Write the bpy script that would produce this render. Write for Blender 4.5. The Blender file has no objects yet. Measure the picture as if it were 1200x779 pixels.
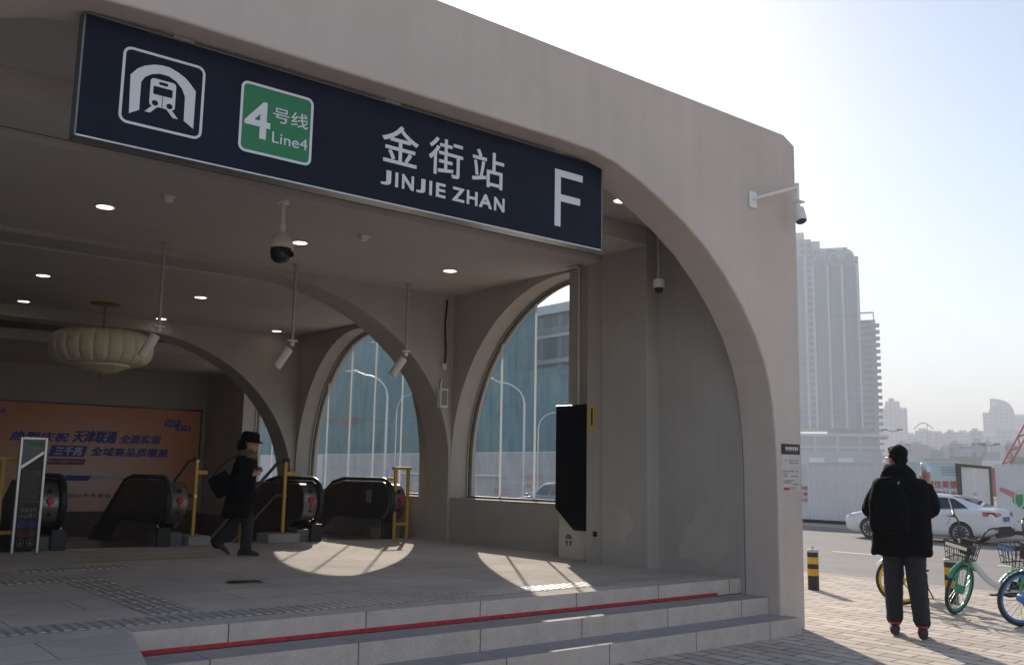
import bpy, bmesh, math, random
from mathutils import Vector, Matrix, noise
random.seed(7)
PI = math.pi
SC = bpy.context.scene
COL = SC.collection
R = math.radians

# ------------------------------------------------------------------ materials
def mat(name, col, rough=0.6, metal=0.0, var=0.0, vscale=3.0, bump=0.0, bscale=60.0, emit=None, estr=0.0,
        spec=0.5, coat=0.0, streak=0.0, alpha=1.0):
    m = bpy.data.materials.new(name); m.use_nodes = True
    nt = m.node_tree; b = nt.nodes['Principled BSDF']
    b.inputs['Base Color'].default_value = (*col, 1)
    b.inputs['Roughness'].default_value = rough
    b.inputs['Metallic'].default_value = metal
    b.inputs['Specular IOR Level'].default_value = spec
    b.inputs['Coat Weight'].default_value = coat
    if emit:
        b.inputs['Emission Color'].default_value = (*emit, 1); b.inputs['Emission Strength'].default_value = estr
    tc = nt.nodes.new('ShaderNodeTexCoord')
    if var > 0:
        n = nt.nodes.new('ShaderNodeTexNoise'); n.inputs['Scale'].default_value = vscale; n.inputs['Detail'].default_value = 6
        n.inputs['Roughness'].default_value = 0.62
        nt.links.new(tc.outputs['Object'], n.inputs['Vector'])
        r = nt.nodes.new('ShaderNodeMapRange'); r.inputs[1].default_value = .3; r.inputs[2].default_value = .7
        r.inputs[3].default_value = 1 - var; r.inputs[4].default_value = 1 + var
        nt.links.new(n.outputs['Fac'], r.inputs[0])
        fac = r.outputs[0]
        if streak > 0:
            mp = nt.nodes.new('ShaderNodeMapping'); mp.inputs['Scale'].default_value = (5, 5, .35)
            n2 = nt.nodes.new('ShaderNodeTexNoise'); n2.inputs['Scale'].default_value = 1.5; n2.inputs['Detail'].default_value = 4
            nt.links.new(tc.outputs['Object'], mp.inputs[0]); nt.links.new(mp.outputs[0], n2.inputs['Vector'])
            r2 = nt.nodes.new('ShaderNodeMapRange'); r2.inputs[1].default_value = .3; r2.inputs[2].default_value = .7
            r2.inputs[3].default_value = 1 - streak; r2.inputs[4].default_value = 1 + streak * .4
            nt.links.new(n2.outputs['Fac'], r2.inputs[0])
            mm = nt.nodes.new('ShaderNodeMath'); mm.operation = 'MULTIPLY'
            nt.links.new(fac, mm.inputs[0]); nt.links.new(r2.outputs[0], mm.inputs[1]); fac = mm.outputs[0]
        v = nt.nodes.new('ShaderNodeVectorMath'); v.operation = 'SCALE'; v.inputs[0].default_value = col
        nt.links.new(fac, v.inputs['Scale'])
        nt.links.new(v.outputs[0], b.inputs['Base Color'])
    if bump > 0:
        n3 = nt.nodes.new('ShaderNodeTexNoise'); n3.inputs['Scale'].default_value = bscale; n3.inputs['Detail'].default_value = 4
        nt.links.new(tc.outputs['Object'], n3.inputs['Vector'])
        bp = nt.nodes.new('ShaderNodeBump'); bp.inputs['Strength'].default_value = bump; bp.inputs['Distance'].default_value = .01
        nt.links.new(n3.outputs['Fac'], bp.inputs['Height']); nt.links.new(bp.outputs[0], b.inputs['Normal'])
    return m

def brick_mat(name, c1, c2, cm, bw, bh, mortar=.004, offset=.5, rough=.75, swap=None, var=.12, vscale=1.2, bump=.25, bias=0., spec=.12, origin=(0, 0, 0)):
    """tiles in object space; swap picks which axes carry the courses ('yx','xz','yz')"""
    m = bpy.data.materials.new(name); m.use_nodes = True
    nt = m.node_tree; b = nt.nodes['Principled BSDF']; b.inputs['Roughness'].default_value = rough; b.inputs['Specular IOR Level'].default_value = spec
    tc = nt.nodes.new('ShaderNodeTexCoord'); src = tc.outputs['Object']
    sep = nt.nodes.new('ShaderNodeSeparateXYZ'); cmb = nt.nodes.new('ShaderNodeCombineXYZ')
    nt.links.new(src, sep.inputs[0])
    ax = swap or 'xy'
    idx = {'x': 0, 'y': 1, 'z': 2}
    nt.links.new(sep.outputs[idx[ax[0]]], cmb.inputs[0]); nt.links.new(sep.outputs[idx[ax[1]]], cmb.inputs[1])
    add = nt.nodes.new('ShaderNodeVectorMath'); add.operation = 'ADD'; add.inputs[1].default_value = (100 + origin[0], 100 + origin[1], 0)
    nt.links.new(cmb.outputs[0], add.inputs[0])
    br = nt.nodes.new('ShaderNodeTexBrick'); br.offset = offset; br.squash = 1
    br.inputs['Color1'].default_value = (*c1, 1); br.inputs['Color2'].default_value = (*c2, 1); br.inputs['Mortar'].default_value = (*cm, 1)
    br.inputs['Scale'].default_value = 1; br.inputs['Mortar Size'].default_value = mortar; br.inputs['Mortar Smooth'].default_value = .1
    br.inputs['Bias'].default_value = bias; br.inputs['Brick Width'].default_value = bw; br.inputs['Row Height'].default_value = bh
    nt.links.new(add.outputs[0], br.inputs['Vector'])
    out = br.outputs['Color']
    n = nt.nodes.new('ShaderNodeTexNoise'); n.inputs['Scale'].default_value = vscale; n.inputs['Detail'].default_value = 8; n.inputs['Roughness'].default_value = .7
    nt.links.new(src, n.inputs['Vector'])
    r = nt.nodes.new('ShaderNodeMapRange'); r.inputs[1].default_value = .3; r.inputs[2].default_value = .7
    r.inputs[3].default_value = 1 - var; r.inputs[4].default_value = 1 + var
    nt.links.new(n.outputs['Fac'], r.inputs[0])
    v = nt.nodes.new('ShaderNodeVectorMath'); v.operation = 'SCALE'
    nt.links.new(out, v.inputs[0]); nt.links.new(r.outputs[0], v.inputs['Scale'])
    n4 = nt.nodes.new('ShaderNodeTexNoise'); n4.inputs['Scale'].default_value = 90; n4.inputs['Detail'].default_value = 3
    nt.links.new(src, n4.inputs['Vector'])
    r4 = nt.nodes.new('ShaderNodeMapRange'); r4.inputs[1].default_value = .3; r4.inputs[2].default_value = .7
    r4.inputs[3].default_value = .9; r4.inputs[4].default_value = 1.1
    nt.links.new(n4.outputs['Fac'], r4.inputs[0])
    v2 = nt.nodes.new('ShaderNodeVectorMath'); v2.operation = 'SCALE'
    nt.links.new(v.outputs[0], v2.inputs[0]); nt.links.new(r4.outputs[0], v2.inputs['Scale'])
    nt.links.new(v2.outputs[0], b.inputs['Base Color'])
    if bump > 0:
        bp = nt.nodes.new('ShaderNodeBump'); bp.inputs['Strength'].default_value = bump; bp.inputs['Distance'].default_value = .006; bp.invert = True
        nt.links.new(br.outputs['Fac'], bp.inputs['Height']); nt.links.new(bp.outputs[0], b.inputs['Normal'])
    return m

def glass_mat(name, tint, refl=.05, rough=.0):
    m = bpy.data.materials.new(name); m.use_nodes = True
    nt = m.node_tree; nt.nodes.clear()
    o = nt.nodes.new('ShaderNodeOutputMaterial'); mx = nt.nodes.new('ShaderNodeMixShader')
    t = nt.nodes.new('ShaderNodeBsdfTransparent'); g = nt.nodes.new('ShaderNodeBsdfGlossy')
    t.inputs[0].default_value = (*tint, 1); g.inputs['Roughness'].default_value = rough
    lw = nt.nodes.new('ShaderNodeLayerWeight'); lw.inputs['Blend'].default_value = .5
    pw = nt.nodes.new('ShaderNodeMath'); pw.operation = 'POWER'; pw.inputs[1].default_value = 4.0
    f = nt.nodes.new('ShaderNodeMath'); f.operation = 'MULTIPLY_ADD'; f.inputs[1].default_value = .6; f.inputs[2].default_value = refl
    nt.links.new(lw.outputs['Facing'], pw.inputs[0]); nt.links.new(pw.outputs[0], f.inputs[0])
    nt.links.new(f.outputs[0], mx.inputs[0]); nt.links.new(t.outputs[0], mx.inputs[1]); nt.links.new(g.outputs[0], mx.inputs[2])
    nt.links.new(mx.outputs[0], o.inputs[0])
    return m

M = {}
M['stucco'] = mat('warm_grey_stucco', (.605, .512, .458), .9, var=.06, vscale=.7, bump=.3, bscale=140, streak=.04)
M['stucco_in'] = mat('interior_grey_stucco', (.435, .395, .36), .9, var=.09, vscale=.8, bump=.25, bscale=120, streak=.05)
M['ceiling'] = mat('ceiling_plaster', (.52, .475, .44), .95, var=.08, vscale=.6)
M['patch'] = mat('repaired_plaster_patch', (.475, .425, .37), .9, var=.08, vscale=2)
M['granite'] = brick_mat('granite_slabs', (.62, .545, .49), (.54, .48, .435), (.20, .18, .17), 1.2, .6, .004, .5, .92, 'xy', .16, 1.0, .15)
M['riser'] = brick_mat('granite_riser_slabs', (.60, .50, .44), (.54, .45, .40), (.14, .12, .10), 1.05, 4.0, .005, 0, .75, 'xz', .14, 5.0, .3, origin=(.3, 2))
M['tread'] = brick_mat('granite_tread_slabs', (.40, .37, .36), (.365, .34, .33), (.15, .14, .13), 1.05, 4.0, .004, 0, .7, 'xy', .12, 3.0, .2, origin=(.3, 2))
M['paving'] = brick_mat('sidewalk_pavers', (.63, .545, .46), (.46, .40, .345), (.18, .155, .135), .42, .165, .010, .5, .8, 'yx', .12, 1.0, .8)
M['asphalt'] = mat('worn_asphalt', (.205, .193, .18), .85, var=.12, vscale=.6, bump=.4, bscale=90)
M['concrete'] = mat('kerb_concrete', (.36, .33, .30), .85, var=.15, vscale=2)
M['ground'] = mat('dusty_ground', (.22, .20, .18), .95, var=.2, vscale=.05)
M['linepaint'] = mat('road_paint', (.75, .74, .72), .7, var=.15, vscale=6)
M['tactile'] = mat('tactile_bars', (.52, .47, .43), .45, var=.12, vscale=4)
M['tactilegap'] = mat('tactile_gap_shade', (.36, .33, .305), .8, var=.2, vscale=3)  # darker tone that paints the shadowed gaps between the bars
M['yellowline'] = mat('faded_yellow_floor_line', (.42, .37, .20), .7, var=.3, vscale=9)
M['navy'] = mat('sign_navy_panel', (.0085, .011, .026), .42, var=.25, vscale=2.0, spec=.16)
M['alu'] = mat('brushed_aluminium', (.52, .51, .50), .35, 1.0, var=.08, vscale=8)
M['alu_matt'] = mat('matt_aluminium', (.46, .45, .43), .5, .6)
M['signframe'] = mat('sign_frame_metal', (.20, .20, .20), .45, .8)
M['signwhite'] = mat('sign_white_vinyl', (.74, .73, .76), .5)
M['signgreen'] = mat('sign_green_vinyl', (.012, .20, .075), .45)
M['dark'] = mat('dark_gap', (.015, .014, .013), .8)
M['blackplastic'] = mat('black_plastic', (.012, .012, .013), .35)
M['whiteplastic'] = mat('white_plastic', (.80, .77, .72), .4)
M['steel'] = mat('stainless_steel', (.40, .39, .38), .3, 1.0, var=.1, vscale=5)
M['steel_dark'] = mat('dark_stainless_steel', (.085, .075, .068), .32, .75, var=.25, vscale=3)
M['rubber'] = mat('black_rubber', (.016, .016, .016), .45)
M['redplastic'] = mat('red_plastic', (.5, .02, .025), .4)
M['yellowpaint'] = mat('yellow_paint', (.62, .36, .035), .4, var=.1, vscale=5)
M['screen'] = mat('black_screen', (.004, .004, .005), .2, spec=.3)
M['totem'] = mat('cream_painted_steel', (.58, .54, .47), .45, var=.04, vscale=3)
M['grey_mark'] = mat('grey_mark', (.13, .13, .13), .6)
M['lamp'] = mat('downlight_diffuser', (.9, .9, .88), .5, emit=(1, .93, .8), estr=2.2)
M['lampring'] = mat('downlight_ring', (.7, .68, .64), .5)
M['silk'] = mat('ivory_silk', (.86, .80, .60), .45, var=.10, vscale=14, bump=.9, bscale=22)
M['brass'] = mat('aged_brass', (.45, .25, .06), .35, .9, var=.2, vscale=8)
M['orange'] = mat('poster_orange', (.50, .20, .105), .5, var=.16, vscale=.45)
def radial(name, c_in, c_out, cx, cz, rx, rz):
    m = mat(name, c_in, .5); nt = m.node_tree; tc = nt.nodes.new('ShaderNodeTexCoord'); mp = nt.nodes.new('ShaderNodeMapping'); mp.vector_type = 'POINT'
    mp.inputs['Scale'].default_value = (1 / rx, 0, 1 / rz); mp.inputs['Location'].default_value = (-cx / rx, 0, -cz / rz)
    ln_ = nt.nodes.new('ShaderNodeVectorMath'); ln_.operation = 'LENGTH'; rp = nt.nodes.new('ShaderNodeValToRGB')
    rp.color_ramp.elements[0].color = (*c_in, 1); rp.color_ramp.elements[1].color = (*c_out, 1); rp.color_ramp.elements[1].position = 1
    nt.links.new(tc.outputs['Object'], mp.inputs[0]); nt.links.new(mp.outputs[0], ln_.inputs[0]); nt.links.new(ln_.outputs['Value'], rp.inputs[0]); nt.links.new(rp.outputs[0], nt.nodes['Principled BSDF'].inputs['Base Color']); return m
M['orange'] = radial('poster_print', (.74, .58, .55), (.68, .28, .14), .6, -.3, 2.4, 1.6)
M['posterblue'] = mat('poster_blue', (.035, .05, .40), .5)
M['posternavy'] = mat('poster_navy', (.03, .032, .10), .5)
M['posterred'] = mat('poster_red', (.22, .02, .025), .5)
M['posterpale'] = mat('poster_pale', (.50, .44, .55), .5)
M['browngranite'] = brick_mat('brown_granite', (.13, .095, .07), (.115, .085, .065), (.05, .04, .03), 1.6, 1.2, .006, .5, .45, 'xz', .12, 2, .1)
M['glass'] = glass_mat('window_glass', (.96, .975, .98), .03)
def joint_mat():
    m = bpy.data.materials.new('white_glazing_joint'); m.use_nodes = True; nt = m.node_tree; nt.nodes.clear()
    o = nt.nodes.new('ShaderNodeOutputMaterial'); mx = nt.nodes.new('ShaderNodeMixShader'); mx.inputs[0].default_value = .6
    d = nt.nodes.new('ShaderNodeBsdfDiffuse'); t = nt.nodes.new('ShaderNodeBsdfTranslucent')
    d.inputs[0].default_value = (.8, .8, .8, 1); t.inputs[0].default_value = (.85, .85, .86, 1)
    nt.links.new(d.outputs[0], mx.inputs[1]); nt.links.new(t.outputs[0], mx.inputs[2]); nt.links.new(mx.outputs[0], o.inputs[0]); return m
M['joint'] = joint_mat()
def dusty(m):
    nt = m.node_tree; o = [n for n in nt.nodes if n.type == 'OUTPUT_MATERIAL'][0]; src = o.inputs[0].links[0].from_socket
    tc = nt.nodes.new('ShaderNodeTexCoord'); mp = nt.nodes.new('ShaderNodeMapping'); mp.inputs['Scale'].default_value = (1, 3.5, .5)
    n = nt.nodes.new('ShaderNodeTexNoise'); n.inputs['Scale'].default_value = 2.2; n.inputs['Detail'].default_value = 7; n.inputs['Roughness'].default_value = .7
    r = nt.nodes.new('ShaderNodeMapRange'); r.inputs[1].default_value = .35; r.inputs[2].default_value = .75; r.inputs[3].default_value = .004; r.inputs[4].default_value = .034
    t = nt.nodes.new('ShaderNodeBsdfTranslucent'); t.inputs[0].default_value = (.8, .8, .8, 1); mx = nt.nodes.new('ShaderNodeMixShader')
    nt.links.new(tc.outputs['Object'], mp.inputs[0]); nt.links.new(mp.outputs[0], n.inputs['Vector']); nt.links.new(n.outputs['Fac'], r.inputs[0])
    nt.links.new(r.outputs[0], mx.inputs[0]); nt.links.new(src, mx.inputs[1]); nt.links.new(t.outputs[0], mx.inputs[2]); nt.links.new(mx.outputs[0], o.inputs[0])
dusty(M['glass'])
M['paper'] = mat('paper_notice', (.60, .56, .54), .7)
M['papergrey'] = mat('paper_grey_print', (.22, .20, .19), .7)
M['tapered'] = mat('red_step_tape', (.48, .025, .03), .6, var=.45, vscale=30)
M['stickyellow'] = mat('yellow_sticker', (.62, .48, .04), .5)
M['coatblack'] = mat('black_coat_fabric', (.0045, .0045, .005), .95, spec=.08, var=.3, vscale=25, bump=.5, bscale=70)
M['jeans'] = mat('dark_denim', (.014, .015, .019), .85, var=.25, vscale=18, bump=.4, bscale=120)
M['skin'] = mat('skin', (.45, .22, .14), .5, var=.06, vscale=20)
M['hair'] = mat('black_hair', (.006, .005, .005), .8, spec=.15, bump=.3, bscale=150)
M['fur'] = mat('grey_fur_collar', (.16, .13, .10), .9, var=.4, vscale=60, bump=1, bscale=120)
M['shoe'] = mat('dark_trainer', (.03, .022, .022), .6)
M['shoered'] = mat('red_trainer_trim', (.5, .02, .03), .6)
M['greyfabric'] = mat('grey_fabric', (.22, .22, .23), .8)
M['film'] = mat('pale_blue_plastic', (.62, .80, .84), .25)
M['carwhite'] = mat('white_car_paint', (.78, .78, .78), .22, coat=.6)
M['carblue'] = mat('blue_car_paint', (.05, .16, .26), .25, coat=.6)
M['carglass'] = mat('tinted_car_glass', (.010, .014, .03), .04, spec=.7)
M['taillight'] = mat('red_tail_light', (.42, .01, .015), .15, coat=.5)
M['capsteel'] = mat('dull_newel_steel', (.24, .23, .22), .38, .9, var=.2, vscale=6)
M['podwall'] = mat('podium_blue_wall', (.22, .27, .33), .7, var=.06, vscale=.1)
M['skirt'] = mat('newel_base_metal', (.16, .15, .14), .6)
M['dullred'] = mat('dull_red_banner', (.30, .10, .14), .8)
M['headlight'] = mat('clear_headlight', (.6, .62, .65), .1, coat=.5)
M['chrome'] = mat('chrome', (.6, .6, .6), .15, 1.0)
M['platebl'] = mat('blue_plate', (.04, .09, .35), .4)
M['bikewhite'] = mat('white_bike_paint', (.70, .69, .66), .3, coat=.3)
M['bikegreen'] = mat('green_bike_paint', (.015, .30, .18), .35)
M['bikeblue'] = mat('blue_bike_paint', (.03, .20, .52), .35)
M['bikeyellow'] = mat('yellow_bike_paint', (.72, .42, .02), .35)
M['hoard'] = mat('grey_hoarding_sheet', (.74, .70, .69), .55, var=.05, vscale=.5)
M['hoardpale'] = mat('pale_hoarding_sheet', (.70, .70, .71), .6, var=.07, vscale=.7)
M['hoardsite'] = mat('dusty_white_hoarding', (.50, .50, .50), .7, var=.16, vscale=.9, streak=.15)
M['hoardteal'] = mat('teal_hoarding_print', (.50, .64, .65), .6, var=.05, vscale=.6)
M['redprint'] = mat('red_print', (.52, .04, .05), .6)
M['greenprint'] = mat('green_print', (.05, .28, .09), .6)
M['pinkprint'] = mat('pink_print', (.60, .22, .22), .6)
M['lampmetal'] = mat('pale_lamp_steel', (.72, .72, .72), .4, .2)
M['cranered'] = mat('red_crane_paint', (.52, .07, .07), .5)

def facade_mat(name, cwall, cglass, bw, bh, mortar, ax='xz', rough=.4, c2=None):
    m = brick_mat(name, cglass, c2 or cglass, cwall, bw, bh, mortar, 0, rough, ax, .06, .05, 0)
    return m
M['towerwall'] = facade_mat('tower_cladding', (.33, .36, .39), (.13, .17, .21), 3.0, 3.1, .55, c2=(.17, .20, .22))
M['towerglass'] = facade_mat('tower_glass', (.22, .28, .33), (.11, .17, .21), 1.6, 3.1, .16, c2=(.14, .19, .21))
M['towertrim'] = mat('tower_trim', (.50, .50, .50), .7)
M['slabwall'] = facade_mat('apartment_wall', (.33, .34, .35), (.20, .21, .22), 6.0, 3.0, .9)
M['podglass'] = facade_mat('podium_glass', (.36, .38, .40), (.15, .19, .22), 9.0, 5.0, .5)
M['farwall'] = facade_mat('far_block_wall', (.34, .33, .33), (.16, .17, .18), 4.0, 3.2, .9)
M['farpale'] = mat('far_pale_wall', (.46, .43, .41), .8, var=.2, vscale=.05)
M['net'] = mat('teal_scaffold_net', (.085, .255, .295), .85, var=.22, vscale=.16, streak=.22)
M['greyblock'] = facade_mat('grey_block_glass', (.32, .35, .37), (.20, .23, .25), 2.2, 2.4, .25, 'yz')

# ------------------------------------------------------------------ mesh building
class MB:
    def __init__(s): s.v = []; s.f = []
    def add(s, vs, fs):
        o = len(s.v); s.v += [tuple(p) for p in vs]; s.f += [tuple(i + o for i in f) for f in fs]; return s
    def box(s, x0, x1, y0, y1, z0, z1):
        v = [(x, y, z) for z in (z0, z1) for y in (y0, y1) for x in (x0, x1)]
        return s.add(v, [(0, 2, 3, 1), (4, 5, 7, 6), (0, 1, 5, 4), (2, 6, 7, 3), (0, 4, 6, 2), (1, 3, 7, 5)])
    def obox(s, c, sx, sy, sz, rot=None):
        b = MB().box(-sx / 2, sx / 2, -sy / 2, sy / 2, -sz / 2, sz / 2)
        Mx = (rot.to_4x4() if rot else Matrix.Identity(4)); c = Vector(c)
        return s.add([(Mx @ Vector(p)) + c for p in b.v], b.f)
    def prism(s, poly, ax, a, b):
        """poly: 2-D outline; ax: axis of extrusion; a,b: extent"""
        def P(p, t):
            return {'x': (t, p[0], p[1]), 'y': (p[0], t, p[1]), 'z': (p[0], p[1], t)}[ax]
        n = len(poly); v = [P(p, a) for p in poly] + [P(p, b) for p in poly]
        f = [tuple(range(n))[::-1], tuple(range(n, 2 * n))] + [(i, (i + 1) % n, (i + 1) % n + n, i + n) for i in range(n)]
        return s.add(v, f)
    def ringprism(s, outer, inner, ax, a, b):
        """closed band between two outlines of equal length"""
        n = len(outer)
        def P(p, t):
            return {'x': (t, p[0], p[1]), 'y': (p[0], t, p[1]), 'z': (p[0], p[1], t)}[ax]
        v = [P(p, a) for p in outer] + [P(p, a) for p in inner] + [P(p, b) for p in outer] + [P(p, b) for p in inner]
        f = []
        for i in range(n):
            j = (i + 1) % n
            f += [(i, j, n + j, n + i), (2 * n + i, 3 * n + i, 3 * n + j, 2 * n + j), (i, 2 * n + i, 2 * n + j, j), (n + i, n + j, 3 * n + j, 3 * n + i)]
        return s.add(v, f)
    def tube(s, pts, r, seg=8, cap=True, closed=False):
        pts = [Vector(p) for p in pts]; n = len(pts)
        rs = r if isinstance(r, (list, tuple)) else [r] * n
        prev = None; rings = []
        for i, p in enumerate(pts):
            if closed: d = pts[(i + 1) % n] - pts[i - 1]
            else: d = pts[min(i + 1, n - 1)] - pts[max(i - 1, 0)]
            d.normalize()
            if prev is None:
                a = Vector((0, 0, 1)) if abs(d.z) < .9 else Vector((1, 0, 0))
                u = d.cross(a).normalized()
            else:
                u = (prev - d * prev.dot(d)).normalized()
            prev = u; w = d.cross(u)
            rr = rs[i]; ra, rb = rr if isinstance(rr, tuple) else (rr, rr)
            rings.append([p + u * (ra * math.cos(2 * PI * k / seg)) + w * (rb * math.sin(2 * PI * k / seg)) for k in range(seg)])
        v = [q for ring in rings for q in ring]; f = []
        m = n if closed else n - 1
        for i in range(m):
            for k in range(seg):
                a, b = i * seg + k, i * seg + (k + 1) % seg
                c, d2 = ((i + 1) % n) * seg + (k + 1) % seg, ((i + 1) % n) * seg + k
                f.append((a, b, c, d2))
        if cap and not closed:
            f.append(tuple(range(seg))[::-1]); f.append(tuple(range((n - 1) * seg, n * seg)))
        return s.add(v, f)
    def lathe(s, prof, seg=24, c=(0, 0, 0), ax='z', mod=None):
        v = []; f = []; n = len(prof)
        for k in range(seg):
            a = 2 * PI * k / seg; g = mod(a) if mod else 1
            for r, h in prof:
                x, y = r * g * math.cos(a), r * g * math.sin(a)
                p = {'z': (x, y, h), 'x': (h, x, y), 'y': (x, h, y)}[ax]
                v.append((p[0] + c[0], p[1] + c[1], p[2] + c[2]))
        for k in range(seg):
            k2 = (k + 1) % seg
            for i in range(n - 1):
                f.append((k * n + i, k2 * n + i, k2 * n + i + 1, k * n + i + 1))
        if prof[0][0] > 1e-6: f.append(tuple(k * n for k in range(seg))[::-1])
        if prof[-1][0] > 1e-6: f.append(tuple(k * n + n - 1 for k in range(seg)))
        return s.add(v, f)
    def loft(s, rings, cap=True):
        m = len(rings[0]); v = [p for r in rings for p in r]; f = []
        for i in range(len(rings) - 1):
            for k in range(m):
                f.append((i * m + k, i * m + (k + 1) % m, (i + 1) * m + (k + 1) % m, (i + 1) * m + k))
        if cap:
            f.append(tuple(range(m))[::-1]); f.append(tuple(range((len(rings) - 1) * m, len(rings) * m)))
        return s.add(v, f)
    def ball(s, c, rx, ry=None, rz=None, seg=14, n=9, rot=None):
        ry = ry or rx; rz = rz or rx; c = Vector(c); rings = []
        for i in range(n + 1):
            t = -PI / 2 + PI * i / n; t = max(min(t, PI / 2 - .02), -PI / 2 + .02)
            ring = []
            for k in range(seg):
                a = 2 * PI * k / seg
                p = Vector((rx * math.cos(t) * math.cos(a), ry * math.cos(t) * math.sin(a), rz * math.sin(t)))
                if rot: p = rot @ p
                ring.append(c + p)
            rings.append(ring)
        return s.loft(rings)
    def text(s, txt, org, u, v, x0, x1, z0, z1, depth=.004, bold=0.0, shear=0.0, keep=False):
        if bold:
            h = bold * (z1 - z0); k = 0
            for dx in (-1, 0, 1):
                for dz in (-1, 0, 1):
                    s.text(txt, org, u, v, x0 + h + dx * h, x1 - h + dx * h, z0 + h + dz * h, z1 - h + dz * h, depth + k * .00012, 0, shear, keep); k += 1
            return s
        """lettering fitted to the box x0..x1, z0..z1 of the plane org + u*x + v*z"""
        c = bpy.data.curves.new('t', 'FONT'); c.body = txt; c.shear = shear; c.resolution_u = 4
        o = bpy.data.objects.new('t', c); COL.objects.link(o)
        dg = bpy.context.evaluated_depsgraph_get(); dg.update()
        me = bpy.data.meshes.new_from_object(o.evaluated_get(dg))
        bpy.data.objects.remove(o); bpy.data.curves.remove(c)
        if not me.vertices: return s
        xs = [p.co.x for p in me.vertices]; ys = [p.co.y for p in me.vertices]
        ax, bx, ay, by = min(xs), max(xs), min(ys), max(ys)
        bm = bmesh.new(); bm.from_mesh(me); bpy.data.meshes.remove(me)
        bmesh.ops.remove_doubles(bm, verts=bm.verts, dist=1e-5)
        u, v, org = Vector(u), Vector(v), Vector(org); nrm = u.cross(v).normalized()
        if keep:
            sc = (z1 - z0) / (by - ay); sx = sz = sc
        else:
            sx = (x1 - x0) / (bx - ax); sz = (z1 - z0) / (by - ay)
        g = bmesh.ops.extrude_face_region(bm, geom=bm.faces[:])
        top = {e for e in g['geom'] if isinstance(e, bmesh.types.BMVert)}
        for p in bm.verts:
            q = org + u * (x0 + (p.co.x - ax) * sx) + v * (z0 + (p.co.y - ay) * sz)
            p.co = q + (nrm * depth if p in top else Vector((0, 0, 0)))
        bm.verts.index_update()
        s.add([p.co[:] for p in bm.verts], [[q.index for q in f.verts] for f in bm.faces]); bm.free()
        return s

def rootloc(p):
    l = Vector((0, 0, 0))
    while p: l += p.location; p = p.parent
    return l

def part(name, mb, m, parent=None, world=False, smooth=None, bevel=0, mods=None, label=None, bseg=2):
    me = bpy.data.meshes.new(name)
    sh = rootloc(parent) if world else Vector((0, 0, 0))
    me.from_pydata([Vector(p) - sh for p in mb.v], [], mb.f); me.update()
    bm = bmesh.new(); bm.from_mesh(me); bmesh.ops.recalc_face_normals(bm, faces=bm.faces); bm.to_mesh(me); bm.free()
    me.materials.append(M[m] if isinstance(m, str) else m)
    o = bpy.data.objects.new(name, me); COL.objects.link(o); o.parent = parent
    if bevel:
        b = o.modifiers.new('bevel', 'BEVEL'); b.width = bevel; b.segments = bseg; b.limit_method = 'ANGLE'; b.angle_limit = R(35)
    if smooth is not None:
        for p in me.polygons: p.use_smooth = True
        me.set_sharp_from_angle(angle=R(smooth))
    if label: o['label'] = label
    return o

def thing(name, label, cat, loc=(0, 0, 0), rz=0, group=None):
    o = bpy.data.objects.new(name, None); COL.objects.link(o); o.empty_display_size = .1
    o.location = loc; o.rotation_euler = (0, 0, rz)
    return tag(o, label, cat, group)
def tag(o, label, cat, group=None):
    o['label'] = label; o['category'] = cat
    if group: o['group'] = group
    return o
def struct(name, mb, m, **k):
    o = part(name, mb, m, **k); o['kind'] = 'structure'; return o
def single(name, label, cat, mb, m, loc=(0, 0, 0), group=None, **k):
    """a thing that is one mesh, built in local coordinates"""
    o = part(name, mb, m, **k); o.location = loc; return tag(o, label, cat, group)
def dup(root, loc, rz=None, label=None, group=None):
    r = root.copy(); COL.objects.link(r); r.location = loc
    if rz is not None: r.rotation_euler = (0, 0, rz)
    if label: r['label'] = label
    if group: r['group'] = group
    for ch in list(root.children):
        c = ch.copy(); COL.objects.link(c); c.parent = r
        for g in list(ch.children):
            d = g.copy(); COL.objects.link(d); d.parent = c
    return r
def bake(o):
    dg = bpy.context.evaluated_depsgraph_get(); dg.update()
    me = bpy.data.meshes.new_from_object(o.evaluated_get(dg)); o.modifiers.clear(); o.data = me; return o
def arc(cx, cz, a, b, t0, t1, n):
    return [(cx + a * math.cos(R(t0 + (t1 - t0) * i / n)), cz + b * math.sin(R(t0 + (t1 - t0) * i / n))) for i in range(n + 1)]
def rrect(x0, x1, z0, z1, r, n=5):
    return (arc(x1 - r, z1 - r, r, r, 0, 90, n) + arc(x0 + r, z1 - r, r, r, 90, 180, n) +
            arc(x0 + r, z0 + r, r, r, 180, 270, n) + arc(x1 - r, z0 + r, r, r, 270, 360, n))

# ------------------------------------------------------------------ camera (measured from the photograph's vanishing points)
yaw, pitch, roll = R(38.565), R(8.505), R(-.962)
fw = Vector((math.sin(yaw) * math.cos(pitch), math.cos(yaw) * math.cos(pitch), math.sin(pitch)))
rt = Vector((math.cos(yaw), -math.sin(yaw), 0)); dn = fw.cross(rt)
rt2 = rt * math.cos(roll) + dn * math.sin(roll); dn2 = dn * math.cos(roll) - rt * math.sin(roll)
cam = bpy.data.cameras.new('camera'); camo = bpy.data.objects.new('camera', cam); COL.objects.link(camo)
Rm = Matrix((rt2, -dn2, -fw)).transposed()
camo.matrix_world = Matrix.Translation((0, 0, 1.5)) @ Rm.to_4x4()
cam.sensor_width = 36; cam.lens = 33; cam.clip_start = .05; cam.clip_end = 6000
SC.camera = camo

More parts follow.
